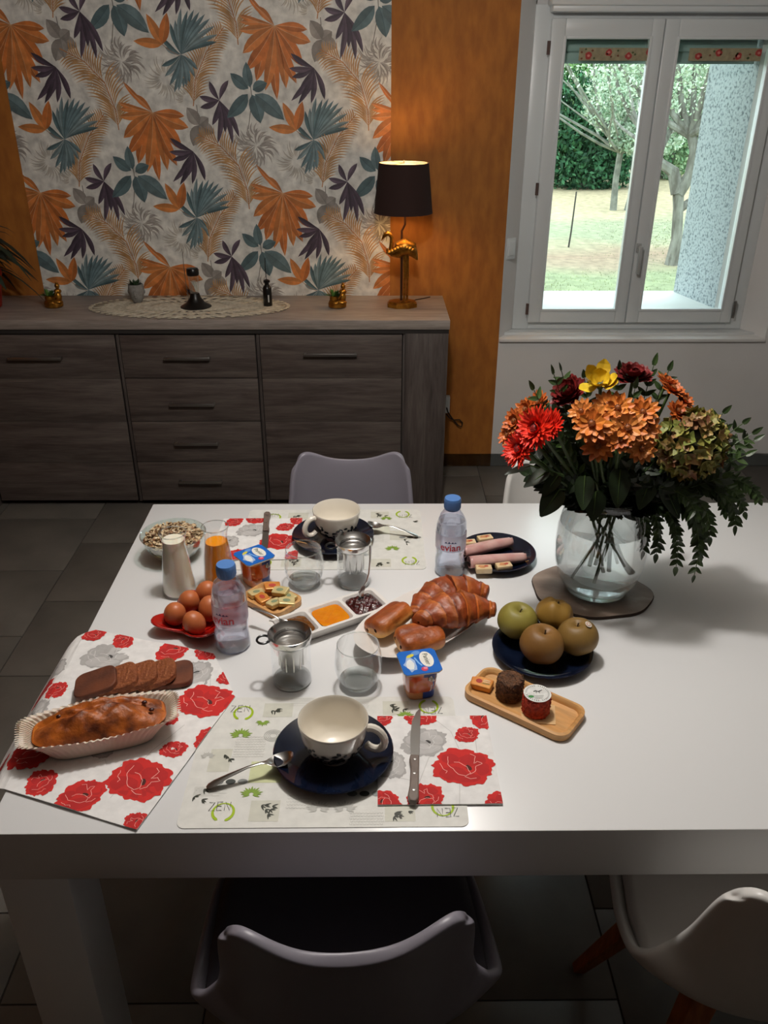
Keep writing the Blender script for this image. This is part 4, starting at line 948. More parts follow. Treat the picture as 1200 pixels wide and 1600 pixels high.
# ================================================================== glassware
def tumbler(label, loc):
    t = thing('tumbler', label, 'glass', loc, 0, 'round clear tumblers')
    mb = MB(); mb.lathe_open([(.0255, .0), (.031, .008), (.0385, .022), (.0425, .04), (.0425, .056), (.040, .073), (.037, .087)], 48)
    mb.build('bowl', M_glass, t)
    mb = MB(); mb.lathe([(0, .0005), (.025, .0005), (.030, .006), (.034, .014), (.028, .0145), (0, .013)], 40); mb.build('thick_base', M_base, t)
    mb = MB(); mb.lathe([(.0371, .086), (.0377, .0875), (.0371, .0885), (.0363, .0875), (.0371, .086)], 48); mb.build('rim', M_base, t)
tumbler('clear round tumbler between the pot of fruit dessert and the near infuser', (-.030, 1.188, TZ + .0003))
tumbler('clear round tumbler at the far place setting, left of the far cup', (-.151, 1.523, TZ + .0003))
def infuser(label, loc, rz):
    t = thing('tea_infuser_mug', label, 'mug', loc, rz, 'glass tea mugs with steel infusers')
    mb = MB(); mb.lathe_open([(.033, .0), (.035, .003), (.035, .088)], 40); mb.build('glass_body', M_glass, t)
    mb = MB(); mb.lathe([(0, .001), (.033, .001), (.0345, .004), (.0335, .009), (0, .008)], 32); mb.build('thick_base', M_base, t)
    mb = MB(); mb.lathe([(.0348, .087), (.0356, .0885), (.0348, .09), (.034, .0885), (.0348, .087)], 40); mb.build('rim', M_base, t)
    mb = MB(); mb.lathe_open([(.0, .0301), (.019, .03), (.0205, .032), (.024, .085), (.026, .09)], 36); 
    for k in range(10): a = 2 * pi * k / 10; mb.box(.0215 * cos(a) - .001, .0215 * cos(a) + .001, .0215 * sin(a) - .001, .0215 * sin(a) + .001, .034, .08)
    mb.build('steel_basket', M_steel, t)
    mb = MB(); mb.lathe_open([(.030, .0895), (.037, .0915), (.0385, .094), (.0385, .104), (.0375, .1045), (.0365, .103), (.031, .097), (.0285, .095), (.0265, .084), (.0, .083)], 48)
    mb.build('steel_lid', M_steel, t)
    mb = MB(); P = [(-.036 - .011 + .011 * cos(radians(a)), .012 * sin(radians(a)), .090) for a in range(0, 361, 20)]
    mb.tube(P, .0022, 8, caps=False); mb.build('ear_handle', M_black, t)
infuser('glass tea mug with steel infuser, near one beside the tumbler', (-.150, 1.200, TZ + .0003), 0)
infuser('glass tea mug with steel infuser, far one with the jam spoon before it', (-.046, 1.528, TZ + .0003), 0)
def carafe(label, loc, fill_mat, fill_name, hfill, group='small glass carafes'):
    t = thing('glass_carafe', label, 'carafe', loc, 0, group)
    P = [(.033, 0), (.035, .004), (.0335, .03), (.029, .07), (.0245, .105), (.023, .118), (.0245, .13), (.028, .142)]
    mb = MB(); mb.lathe_open(P, 40); mb.build('glass_body', M_glass, t)
    mb = MB(); mb.lathe([(.0278, .141), (.0285, .1425), (.0275, .1435), (.0272, .142), (.0278, .141)], 40); mb.build('rim', M_base, t)
    Q = [(0, .004), (.031, .004), (.0333, .008), (.0318, .03), (.0274, .07), (.0232, .105)] + ([(.0222, .118)] if hfill > .12 else []) + [(.0226, hfill), (0, hfill)]
    mb = MB(); mb.lathe(Q, 40); mb.build(fill_name, fill_mat, t, 50)
carafe('small glass carafe of milk at the left of the table', (-.413, 1.494, TZ + .0003), pm('milk', '#e9e3cf', rough=.35, sss=.2), 'milk', .127)
carafe('small glass carafe of orange juice behind the left water bottle', (-.331, 1.520, TZ + .0003), pm('orange_juice', '#e99208', rough=.3, sss=.25), 'orange_juice', .108)

# water bottles
def bottle(label, loc, rz):
    t = thing('water_bottle', label, 'bottle', loc, rz, 'small plastic water bottles')
    P = [(.022, .003), (.030, 0), (.033, .006), (.0325, .03), (.0305, .045), (.0315, .055), (.033, .065), (.033, .105), (.0325, .115), (.030, .128), (.0245, .143), (.0165, .153), (.0135, .157), (.0135, .162)]
    mb = MB(); n = 48
    def fn(u, v):
        k = v * (len(P) - 1); i = min(len(P) - 2, int(k)); q = k - i; rr = P[i][0] * (1 - q) + P[i + 1][0] * q; z = P[i][1] * (1 - q) + P[i + 1][1] * q; a = 2 * pi * u
        d = .0011 * sin(3 * a + z * 110) if .008 < z < .06 or .118 < z < .15 else 0
        return (rr + d) * cos(a), (rr + d) * sin(a), z
    mb.grid(fn, n, 40, closeu=True); mb.build('plastic_body', M_pet, t)
    mb = MB(); mb.lathe([(0, .004)] + [(r0 - .0014, z0 + .001) for r0, z0 in P[1:10]] + [(.0285, .130), (0, .130)], 40); mb.build('water', M_water, t, 50)
    mb = MB(); mb.lathe([(.0175, .158), (.0178, .160), (.0178, .178), (.0165, .1815), (0, .182)], 36)
    for k in range(36): a = 2 * pi * k / 36; mb.box(.0176 * cos(a) - .0005, .0176 * cos(a) + .0005, .0176 * sin(a) - .0005, .0176 * sin(a) + .0005, .160, .176)
    mb.build('cap', pm('light_blue_cap', '#4d78b4', rough=.35), t)
    mb = MB(); mb.lathe([(.0135, .1535), (.0155, .155), (.0148, .1575)], 30); mb.build('neck_ring', pm('pale_blue_ring', '#8aa5cf', rough=.4), t)
    lb = bpy.data.materials.get('bottle_label')
    if not lb:
        lb = newmat('bottle_label')[0]; nt = lb.node_tree; b = nt.nodes['Principled BSDF']; b.inputs['Base Color'].default_value = (*srgb('#c9bcd2'), 1); b.inputs['Roughness'].default_value = .35
        tr = nt.nodes.new('ShaderNodeBsdfTransparent'); mx = nt.nodes.new('ShaderNodeMixShader'); mx.inputs[0].default_value = .5
        nt.links.new(tr.outputs[0], mx.inputs[1]); nt.links.new(b.outputs[0], mx.inputs[2]); nt.links.new(mx.outputs[0], nt.nodes['Material Output'].inputs[0])
    mb = MB(); mb.lathe_open([(.0334, .066), (.0334, .104)], 48); lab_ = mb.build('label', lb, t)
    def wrap(sz, z0):
        def f(v):
            a = -pi / 2 + v.x / .0336; return Vector((.0337 * cos(a), .0337 * sin(a), z0 + v.y))
        return f
    mb = MB(); text_mesh(mb, 'evian', .0225, wrap(1, .077), bold=.0005); mb.build('lettering', flat('red lettering', '#c22a3c'), lab_, 0)
    mb = MB()
    for k, (x, h_) in enumerate(((-.010, .004), (-.003, .0055), (.004, .0045), (.010, .0035))):
        f = wrap(1, .088); mb.add([f(Vector((x - .0035, 0, 0))), f(Vector((x + .0035, 0, 0))), f(Vector((x, h_, 0)))], [(0, 1, 2)])
    mb.build('mountain_mark', flat('navy mark', '#1c2756'), lab_, 0)
bottle('clear evian water bottle with blue cap, left one beside the eggs', (-.272, 1.306, TZ + .0003), radians(-18))
bottle('clear evian water bottle with blue cap, far one by the ham plate', (.164, 1.572, TZ + .0003), radians(-6))

# fruit dessert pots
def pot(label, loc, rz):
    t = thing('dessert_pot', label, 'pot', loc, rz, 'fruit dessert pots')
    def sq(hw, z, n=24, p=4):
        o = []
        for i in range(n):
            a = 2 * pi * i / n; c, s = cos(a), sin(a); q = hw / ((abs(c) ** p + abs(s) ** p) ** (1 / p)); o.append((q * c, q * s, z))
        return o
    def loft(mb, L_, cap0=True, cap1=True):
        n = len(L_[0]); v = [p for l in L_ for p in l]; f = [(j * n + i, j * n + (i + 1) % n, (j + 1) * n + (i + 1) % n, (j + 1) * n + i) for j in range(len(L_) - 1) for i in range(n)]
        if cap0: f.append(list(range(n))[::-1])
        if cap1: f.append(list(range((len(L_) - 1) * n, len(L_) * n)))
        mb.add(v, f)
    mb = MB(); loft(mb, [sq(.0225, 0), sq(.0245, .003), sq(.0265, .03), sq(.0285, .062)]); mb.build('cup', pm('creamy_fruit_puree', '#d9935f', '#cf7d45', scale=25, rough=.25, sss=.2, coat=.5), t)
    mb = MB(); mb.rbox(-.030, .012, -.0285, .0275, .018, .056, .004); 
    mb = MB(); loft(mb, [sq(.0263, .018), sq(.0268, .022), sq(.0285, .05), sq(.0285, .054)]); mb.build('fruit_layer', pm('orange_fruit_jelly', '#c8551c', '#b3440f', scale=18, rough=.15, coat=.8), t)
    LD = [(-.034, -.026), (-.030, -.033), (.026, -.034), (.034, -.028), (.035, .026), (.030, .033), (-.028, .034), (-.034, .028)]
    mb = MB(); mb.prism(LD, .062, .0645); mb.build('rim', pm('white_plastic_rim', '#e5ddd2', rough=.4), t, 0)
    def ldraw(mb):
        pdisc(mb, .014, .004, .012, .022, .0003, srgb('#e9e6dc'), 24, .0); pdisc(mb, -.017, -.004, .011, .019, .0003, srgb('#9fb6da'), 14, 0, .5, random.Random(3))
        pdisc(mb, -.017, -.004, .008, .014, .0004, srgb('#e3e6e6'), 10, 0, .5, random.Random(4)); pdisc(mb, .004, -.022, .006, .006, .0005, srgb('#c9405a'), 12); pdisc(mb, .006, -.020, .004, .003, .0006, srgb('#e58fa0'), 8)
        pdisc(mb, -.001, .024, .009, .006, .0003, srgb('#5f8fd0'), 12, .4); pdisc(mb, -.012, .018, .008, .004, .0004, srgb('#cfc44a'), 10, .4)
        pline(mb, [(-.006, .012), (-.002, -.004), (.002, -.012)], .003, .0003, srgb('#7fb0e6'))
        text_mesh(mb, 'Panier', .0125, Matrix.Translation((.014, .004, .0006)) @ Matrix.Rotation(-pi / 2, 4, 'Z'), srgb('#2c3a20'))
    s_ = sheet('foil_lid', [(-.034, -.026), (-.030, -.033), (.026, -.034), (.034, -.028), (.035, .026), (.030, .033), (-.028, .034), (-.034, .028)], -.0003, srgb('#1761b8'), M_mat, ldraw, parent=t, loc=(0, 0, .0652))
    for face in (0,):
        mb = MB(); 
        def bent(v): return v
        # printed blue wrap on the front right side
        v = []; m_ = 8
        for i in range(m_ + 1):
            a = radians(-88 + 76 * i / m_)
            for hw, z in ((.0250, .003), (.0292, .061)):
                c, s = cos(a), sin(a); q = hw / ((abs(c) ** 4 + abs(s) ** 4) ** .25); v.append((q * c, q * s, z))
        mb.add(v, [(2 * i, 2 * i + 2, 2 * i + 3, 2 * i + 1) for i in range(m_)]); wr_ = mb.build('printed_wrap', flat('navy wrap', '#15307c', .3), t)
        mb = MB(); 
        def wp_(v):
            a = radians(-52) + v.x / .036; z = v.y; hw = .0250 + .0042 * (z - .003) / .058 + .0006; c, s = cos(a), sin(a); q = hw / ((abs(c) ** 4 + abs(s) ** 4) ** .25); return Vector((q * c, q * s, z))
        mb.add([wp_(Vector((.013 * cos(2 * pi * i / 20), .047 + .008 * sin(2 * pi * i / 20), 0))) for i in range(20)], [list(range(20))]); mb.build('white_oval', flat('white oval', '#dcd6cc', .3), wr_, 0)
        mb = MB(); text_mesh(mb, 'Panier', .011, lambda v: wp_(Vector((v.x, v.y + .047, 0))) * 1.01, None); mb.build('lettering', flat('dark lettering', '#223018'), wr_, 0)
        mb = MB(); text_mesh(mb, "J'", .016, lambda v: wp_(Vector((v.x - .004, v.y + .027, 0))) * 1.01, None); mb.build('lettering', flat('white lettering', '#e5e5e5'), wr_, 0)
        mb = MB(); mb.add([wp_(Vector((.009 + .0065 * cos(2 * pi * i / 16), .028 + .008 * sin(2 * pi * i / 16), 0))) for i in range(16)], [list(range(16))]); mb.build('fruit_mark', flat('orange fruit mark', '#cc5a2c', .3), wr_, 0)
    return t
pot('orange fruit dessert pot with blue lid in front of the croissants', (.0765, 1.168, TZ + .0003), radians(12))
pot('orange fruit dessert pot with blue and white lid behind the butter board', (-.257, 1.535, TZ + .0003), radians(38))

# ================================================================== food
# muesli bowl
t = thing('glass_bowl', 'wide greenish glass bowl at the far left corner of the table', 'bowl', (-.452, 1.640, TZ + .0003))
mb = MB(); mb.lathe_open([(.0, .003), (.028, .002), (.034, .0), (.038, .003), (.052, .018), (.064, .038), (.0705, .055), (.072, .060)], 18); mb.build('bowl_body', thin_glass('green_tinted_glass', (.80, .93, .88), edge=.8, base=.15, rough=.05), t, 0)
mb = MB(); mb.lathe([(.0718, .059), (.0732, .0605), (.0718, .062), (.0706, .0605), (.0718, .059)], 48); mb.build('rim', M_glassE, t)
mb = MB(); r = random.Random(5)
def hgt(x, y): return .050 + .014 * (1 - (x * x + y * y) / .0042) + .003 * sin(x * 160) * sin(y * 130)
mb.grid(lambda u, v: ((.064 * v * cos(2 * pi * u)), .064 * v * sin(2 * pi * u), hgt(.064 * v * cos(2 * pi * u), .064 * v * sin(2 * pi * u)) - .003), 32, 8, 0, srgb('#b09473'), closeu=True)
mb.lathe([(.01, .006), (.03, .006), (.05, .022), (.062, .042), (.064, .05)], 30, col=srgb('#b89c7c'))
for k in range(1500):
    a = r.uniform(0, 2 * pi); q = .064 * sqrt(r.random()); x, y = q * cos(a), q * sin(a); c = Vector((x, y, hgt(x, y) + r.uniform(-.003, .004))); s = r.uniform(.0025, .0052)
    u = Vector((r.gauss(0, 1), r.gauss(0, 1), r.gauss(0, .45))).normalized(); v = u.cross(Vector((r.gauss(0, .4), r.gauss(0, .4), 1))).normalized(); w_ = u.cross(v).normalized() * s * .18
    col = r.choice([srgb('#d9c19a'), srgb('#cbb08a'), srgb('#b4936c'), srgb('#e2d2b4'), srgb('#8a5c3a'), srgb('#5d3a24')] if r.random() < .5 else [srgb('#d2ba94'), srgb('#c4a982')])
    P = [c + (u * cos(2 * pi * i / 6) + v * .65 * sin(2 * pi * i / 6)) * s for i in range(6)]; mb.add([p + w_ for p in P] + [p - w_ for p in P], [(0, 1, 2, 3, 4, 5), (11, 10, 9, 8, 7, 6)], 0, col)
tag(stuff(mb.build('muesli', print_mat('muesli_flakes', var=.1), smooth=0, loc=(-.452, 1.640, TZ + .0003))), 'oat and raisin muesli heaped in the greenish glass bowl', 'muesli')

# eggs in the red tray
t = thing('egg_tray', 'red pointed glazed egg tray left of the water bottle', 'tray', (-.352, 1.372, TZ + .0003))
M_redt = pm('red_glaze', '#a3170f', rough=.12, coat=.6)
mb = MB()
def trayf(u, v):
    a = 2 * pi * u; q = .030 + .036 * v; q *= 1 + .26 * v * cos(4 * (a - .35)) ; z = .004 + .022 * v ** 1.6 + .006 * v * cos(4 * (a - .35)); return (q * cos(a) * 1.05, q * sin(a), z)
mb.grid(trayf, 64, 8, closeu=True); mb.lathe([(0, .003), (.030, .003), (.03, .0045)], 64)
o = mb.build('dish', M_redt, t); so = o.modifiers.new('s', 'SOLIDIFY'); so.thickness = .004; so.offset = 1
M_egg = pm('brown_eggshell', '#b8683c', '#ad5d34', scale=14, rough=.42, bump=.1, bscale=300)
for k, (x, y, z, rx, ry, lb) in enumerate(((-.392, 1.362, .035, .3, .2, 'brown egg at the left of the red tray'), (-.350, 1.335, .032, .1, -.3, 'brown egg at the front of the red tray nearest the camera'), (-.372, 1.404, .036, .4, .3, 'brown egg upright behind the leftmost egg in the red tray'),
                              (-.340, 1.422, .046, .2, .5, 'brown egg at the back of the red tray, highest of the five'), (-.327, 1.377, .038, -.3, .1, 'brown egg at the right of the red tray touching the water bottle'))):
    mb = MB(); mb.ball((0, 0, 0), (.0215, .0215, .0265), 28, fn=lambda d: 1 - .06 * d.z)
    tag(mb.build('egg', M_egg, loc=(x, y, TZ + z), rot=(rx, ry, 0)), lb, 'egg', 'brown eggs in the red tray')

# little wooden trays
M_bam = wood('bamboo', '#b57f45', '#c79256', '#d6a86f', 'x', 1.3, .5)
def tray(label, loc, rz, L_, W_, h_, r0):
    t = thing('wooden_tray', label, 'tray', loc, rz, 'bamboo serving trays')
    mb = MB(); n = 8; rings = [(0, 0, r0), (0, h_, r0), (-.005, h_ + .001, r0 - .003), (-.008, h_ - .002, r0 - .005), (-.010, h_ * .45, r0 - .008), (-.014, h_ * .38, r0 - .010)]
    v = []; per = 4 * (n + 1)
    for dx, z, rr in [(-.002, 0, r0)] + [(0, .002, r0)] + rings[1:]:
        for x, y in rrect(L_ + 2 * dx, W_ + 2 * dx, max(rr, .003), n): v.append((x, y, z))
    k = len(v) // per; f = [(j * per + i, j * per + (i + 1) % per, (j + 1) * per + (i + 1) % per, (j + 1) * per + i) for j in range(k - 1) for i in range(per)]
    f += [list(range(per))[::-1], list(range((k - 1) * per, k * per))]; mb.add(v, f); mb.build('board', M_bam, t, 40); return t
tray('long bamboo tray with three cheeses on the right side of the table', (.2565, 1.127, TZ + .0003), radians(-37.5), .200, .094, .014, .022)
tray('small square bamboo tray of foil wrapped cheese portions', (-.214, 1.451, TZ + .0003), radians(-40), .112, .082, .014, .018)
M_foil = pm('cream_gold_foil', '#d8c894', '#c9b070', scale=30, rough=.38, metal=.25, bump=.3, bscale=50)
M_foilo = pm('orange_printed_foil', '#c8792e', '#dba055', scale=40, rough=.35, metal=.2, bump=.3, bscale=50)
def portion(label, loc, rz, tilt, mat, i, grp='foil wrapped cheese portions'):
    mb = MB(); mb.prism([(-.016, -.010), (.016, -.012), (.018, .010), (-.002, .013), (-.017, .009)], 0, .010)
    o = mb.build('cheese_portion', mat, smooth=0); b_ = o.modifiers.new('b', 'BEVEL'); b_.width = .0018; b_.segments = 2
    tag(o, label, 'cheese', grp); o.location = loc; o.rotation_euler = (tilt[0], tilt[1], rz); return o
for k, (x, y, z, rz, ti, m_, lb) in enumerate(((-.248, 1.468, .0065, .6, (0, .1), M_foil, 'foil wrapped cheese portion at the left end of the small tray'), (-.232, 1.448, .0075, -.9, (.1, 0), M_foilo, 'orange foil cheese portion lying low at the left of the small tray'), (-.216, 1.478, .017, .3, (.2, .1), M_foilo, 'orange printed foil cheese portion at the back of the small tray under the dessert pot'),
        (-.196, 1.462, .016, -.3, (.15, -.1), M_foil, 'cream foil cheese portion on top in the middle of the small tray'), (-.206, 1.425, .0105, .9, (0, .12), M_foil, 'cream foil cheese portion at the near edge of the small tray'), (-.182, 1.428, .012, .2, (.1, .15), M_foil, 'cream foil cheese portion at the right near corner of the small tray'), (-.180, 1.452, .0085, -.7, (0, 0), M_foil, 'cream foil cheese portion at the right far side of the small tray'))):
    o = portion(lb, (x, y, TZ + z), rz, ti, m_, k)
    mb = MB(); pdisc(mb, 0, 0, .008, .005, .0103, srgb('#7d8a6a') if m_ is M_foil else srgb('#b23a2a'), 12); s_ = mb.build('printed_mark', M_print, o, 0)

# cheeses on the long tray
M_brc = pm('dark_spiced_crust', '#3c2415', '#6b4426', scale=160, rough=.75, bump=1, bscale=190, detail=8, dist=.006)
M_rdc = pm('red_spiced_crust', '#8e2312', '#c0391c', scale=130, rough=.7, bump=1, bscale=170, detail=8, dist=.006)
def crust(name, r0, h_, mat, seed, parent):
    r = random.Random(seed); mb = MB()
    prof = [(0, 0), (r0 * .93, 0), (r0, .003), (r0 * 1.01, h_ * .5), (r0 * .98, h_ - .003), (r0 * .9, h_), (r0 * .5, h_ + .0005), (0, h_)]
    mb.lathe(prof, 44); 
    for k in range(260):
        a = r.uniform(0, 2 * pi); 
        if r.random() < .7: p = Vector((r0 * cos(a), r0 * sin(a), r.uniform(.001, h_)))
        else: q = r0 * sqrt(r.random()) * .93; p = Vector((q * cos(a), q * sin(a), h_))
        mb.ball(p, r.uniform(.0008, .0018), 5)
    return mb.build(name, mat, parent)
t = thing('brown_cheese', 'small round goat cheese in dark brown spice crust, middle of the long tray', 'cheese', (.234, 1.1475, TZ + .0062)); crust('crusted_body', .0235, .039, M_brc, 1, t)
t = thing('red_cheese', 'small round cheese in red crust with a white paper label on top', 'cheese', (.2735, 1.106, TZ + .0072)); crust('crusted_body', .0235, .037, M_rdc, 2, t)
mb = MB(); pdisc(mb, 0, 0, .0232, .0232, 0, srgb('#dcdcd8'), 40); 
for k in range(34):
    a = 2 * pi * k / 34; 
    if k % 9 != 8: pline(mb, [(.0175 * cos(a), .0175 * sin(a)), (.0205 * cos(a + .05), .0205 * sin(a + .05))], .0009, .0002, srgb('#3d423c'))
for k in range(5): pline(mb, [(-.010 + .001 * k, -.006 - .002 * k), (.010 - .001 * k, -.006 - .002 * k)], .0005, .0002, srgb('#7d827c'))
pline(mb, [(-.006, .004), (-.002, .006), (.002, .004), (.006, .006)], .0022, .0002, srgb('#23261f')); pline(mb, [(-.001, .005), (-.002, .0)], .001, .0002, srgb('#23261f')); pline(mb, [(.003, .005), (.004, .0)], .001, .0002, srgb('#23261f')); pline(mb, [(.006, .006), (.009, .008)], .0015, .0002, srgb('#23261f'))
pdisc(mb, -.012, -.0085, .0048, .0032, .0003, srgb('#3f8a45'), 14)
mb.build('paper_label', M_print, t, 0, loc=(0, 0, .0386))
mb = MB(); mb.prism([(-.027, -.026), (.030, -.025), (.031, .024), (-.026, .027)], 0, .0008); tag(mb.build('cheese_paper', pm('pale_waxed_paper', '#d3ae7d', rough=.5), loc=(.2755, 1.101, TZ + .0062), rot=(0, 0, radians(-8)), smooth=0), 'pale square paper under the red crusted cheese', 'paper')
o = portion('orange foil wrapped cheese portion at the left end of the long tray', (.1885, 1.171, TZ + .0065), -.35, (.15, 0), M_foilo, 9); o.scale = (1.15, 1, 1.3)
mb = MB(); pdisc(mb, -.004, .001, .005, .005, .0103, srgb('#a83226'), 10); pline(mb, [(.002, .005), (.013, .005)], .0015, .0103, srgb('#e5d9b8')); pline(mb, [(.002, .001), (.013, .001)], .0015, .0103, srgb('#e5d9b8')); pline(mb, [(.002, -.003), (.013, -.003)], .0015, .0103, srgb('#5b6b3d')); mb.build('printed_mark', M_print, o, 0)

# navy plates with fruit, ham
def plate(label, loc, r0, grp='navy stoneware plates'):
    t = thing('plate', label, 'plate', loc, 0, grp); k = r0 / .086
    mb = MB(); mb.lathe([(0, .002), (.05 * k, .002), (.052 * k, 0), (.056 * k, 0), (.058 * k, .003), (.075 * k, .009), (.085 * k, .0165), (.086 * k, .018), (.084 * k, .0185), (.072 * k, .012), (.056 * k, .007), (0, .006)], 64); mb.build('dish', M_navy, t, 50, clean=True)
plate('navy plate with rolled ham by the back edge of the table', (.2745, 1.628, TZ + .0003), .088)
plate('navy plate under four round apples, beside the vase', (.314, 1.272, TZ + .0003), .094)
def apple(name, label, loc, rr, cols, rot, bumpy=0, sticker=False):
    t = thing(name, label, 'apple', loc, 0, 'apples on the navy plate'); t.rotation_euler = rot
    def sh(d):
        z = d.z; k = 1 - .10 * max(0, -z) ** 2 - .03 * cos(5 * atan2(d.y, d.x)) * max(0, -z); k -= .42 * exp(-((1 - z) / .05)) + .16 * exp(-((1 + z) / .04))
        return k + bumpy * (.05 * sin(6 * d.x + 2) * sin(5 * d.y) + .06 * max(0, d.z) * sin(4 * atan2(d.y, d.x)))
    mb = MB(); mb.ball((0, 0, 0), (rr, rr, rr * .93), 44, fn=sh); mb.build('flesh', pm(name + '_skin' + label[:9], *cols, scale=9, rough=.48, bump=.15, bscale=140, spec=.35), t, 0).data.shade_smooth()
    mb = MB(); mb.tube([(0, 0, rr * .55), (.001, 0, rr * .68), (.003, .001, rr * .76)], [.0014, .0012, .0015], 6); mb.build('stalk', flat('dark stalk', '#3a2614'), t)
    if sticker:
        mb = MB(); d = Vector((.42, -.25, .74)).normalized(); c = d * rr * .945; a = d.cross(Vector((0, 0, 1))).normalized(); b = a.cross(d)
        mb.add([c + d * .0022 + (a * cos(2 * pi * i / 18) + b * sin(2 * pi * i / 18)) * .0068 for i in range(18)], [list(range(18))], 0, srgb('#dad2c4')); mb.add([c + d * .0025 + (a * cos(2 * pi * i / 18) + b * sin(2 * pi * i / 18)) * .0045 for i in range(18)], [list(range(18))], 0, srgb('#c99a86')); mb.add([c + d * .0027 + (a * cos(2 * pi * i / 18) + b * sin(2 * pi * i / 18)) * .0025 for i in range(18)], [list(range(18))], 0, srgb('#e4ddd0'))
        mb.build('sticker', M_print, t, 0)
apple('apple', 'yellow-green apple at the left back of the navy plate', (.2715, 1.315, TZ + .0475), .0385, ('#7a7130', '#968b42'), (.10, .12, 0))
apple('apple', 'lumpy golden apple at the back of the navy plate nearest the vase', (.345, 1.331, TZ + .050), .036, ('#85652a', '#977433'), (-.1, .3, .5), 1)
apple('apple', 'brown russet apple at the front of the navy plate', (.3045, 1.240, TZ + .0475), .0405, ('#755228', '#8a6432'), (.12, .05, 1))
apple('apple', 'russet apple with a round white sticker at the right of the navy plate', (.375, 1.262, TZ + .048), .0385, ('#74582a', '#856836'), (-.05, -.12, 0), 0, True)
M_ham = pm('cooked_ham', '#c4908a', '#d8b0a8', scale=24, rough=.35, coat=.3, sss=.2, bump=.15, bscale=60)
def ham(label, p0, p1, r0, seed):
    p0, p1 = Vector(p0), Vector(p1); ax = (p1 - p0).normalized(); sd = ax.cross(Vector((0, 0, 1))).normalized(); up = Vector((0, 0, 1)); L_ = (p1 - p0).length; r = random.Random(seed)
    def fn(u, v):
        a = 2 * pi * 2.2 * u; q = r0 * (.3 + .7 * u) * (1 + .07 * sin(6 * v + u * 7 + seed)) * (1 - .25 * max(0, v - .75) * 4 * .8); wob = .004 * sin(v * 7 + a * .4) * u
        return p0 + ax * (L_ * v + wob) + sd * (q * cos(a) * 1.1) + up * (q * sin(a) * .85)
    mb = MB(); mb.grid(fn, 60, 20); o = mb.build('ham_roll', M_ham); so = o.modifiers.new('s', 'SOLIDIFY'); so.thickness = .0013
    tag(o, label, 'ham', 'rolled ham slices')
ham('rolled slice of pink ham at the back of the navy plate', (.198, 1.618, TZ + .024), (.312, 1.668, TZ + .022), .0155, 1)
ham('rolled slice of pink ham at the front of the navy plate', (.208, 1.575, TZ + .023), (.334, 1.602, TZ + .019), .0155, 2)
M_cub = pm('cream_wrapped_cube', '#d6b98a', '#e0c9a2', scale=50, rough=.45)
for k, (x, y, z, rz, lb) in enumerate(((.213, 1.660, .014, .1, 'small wrapped cheese cube at the back left of the ham plate'), (.254, 1.680, .014, .25, 'small wrapped cheese cube at the far edge of the ham plate'), (.236, 1.550, .0125, .03, 'small wrapped cheese cube at the near edge of the ham plate, left one'), (.281, 1.560, .0125, .22, 'small wrapped cheese cube at the near edge of the ham plate, right one'))):
    mb = MB(); mb.rbox(-.0175, .0175, -.010, .010, 0, .013, .002); o = mb.build('cheese_cube', M_cub, loc=(x, y, TZ + z), rot=(0, 0, rz)); tag(o, lb, 'cheese', 'wrapped cheese cubes on the ham plate')
    mb = MB(); r = random.Random(k); pdisc(mb, -.003, 0, .009, .006, .0132, srgb('#c78a5a'), 12, 0, .5, r); pdisc(mb, .006, .001, .005, .004, .0133, srgb('#b0503a'), 10, 0, .5, r); mb.build('printed_mark', M_print, o, 0)

# three-part dish of spreads
ang = atan2(1.425 - 1.318, .006 + .178)
t = thing('three_part_dish', 'white porcelain dish with three square wells of spreads', 'dish', (-.0885, 1.3745, TZ + .0003), radians(30.5))
mb = MB(); wL, wW = .238, .082
cells = [(-.0765, .066), (0, .066), (.0765, .066)]
n_ = 6
def rr_ring(cx, w_, h_, z, r0): return [(cx + x, y, z) for x, y in rrect(w_, h_, r0, n_)]
per = 4 * (n_ + 1)
outer = [rr_ring(0, .212, .055, 0, .012), rr_ring(0, .222, .066, .010, .013), rr_ring(0, wL, wW, .024, .012), rr_ring(0, wL + .001, wW + .001, .0255, .012)]
v = [p for q_ in outer for p in q_]; f = [(j * per + i, j * per + (i + 1) % per, (j + 1) * per + (i + 1) % per, (j + 1) * per + i) for j in range(3) for i in range(per)] + [list(range(per))[::-1]]
mb.add(v, f)
for cx, w_ in cells:
    R_ = [rr_ring(cx, .0705, .0705, .0255, .009), rr_ring(cx, .068, .068, .0235, .009), rr_ring(cx, .055, .055, .006, .01)]
    v = [p for q_ in R_ for p in q_]; mb.add(v, [((j + 1) * per + i, (j + 1) * per + (i + 1) % per, j * per + (i + 1) % per, j * per + i) for j in range(2) for i in range(per)] + [list(range(2 * per, 3 * per))])
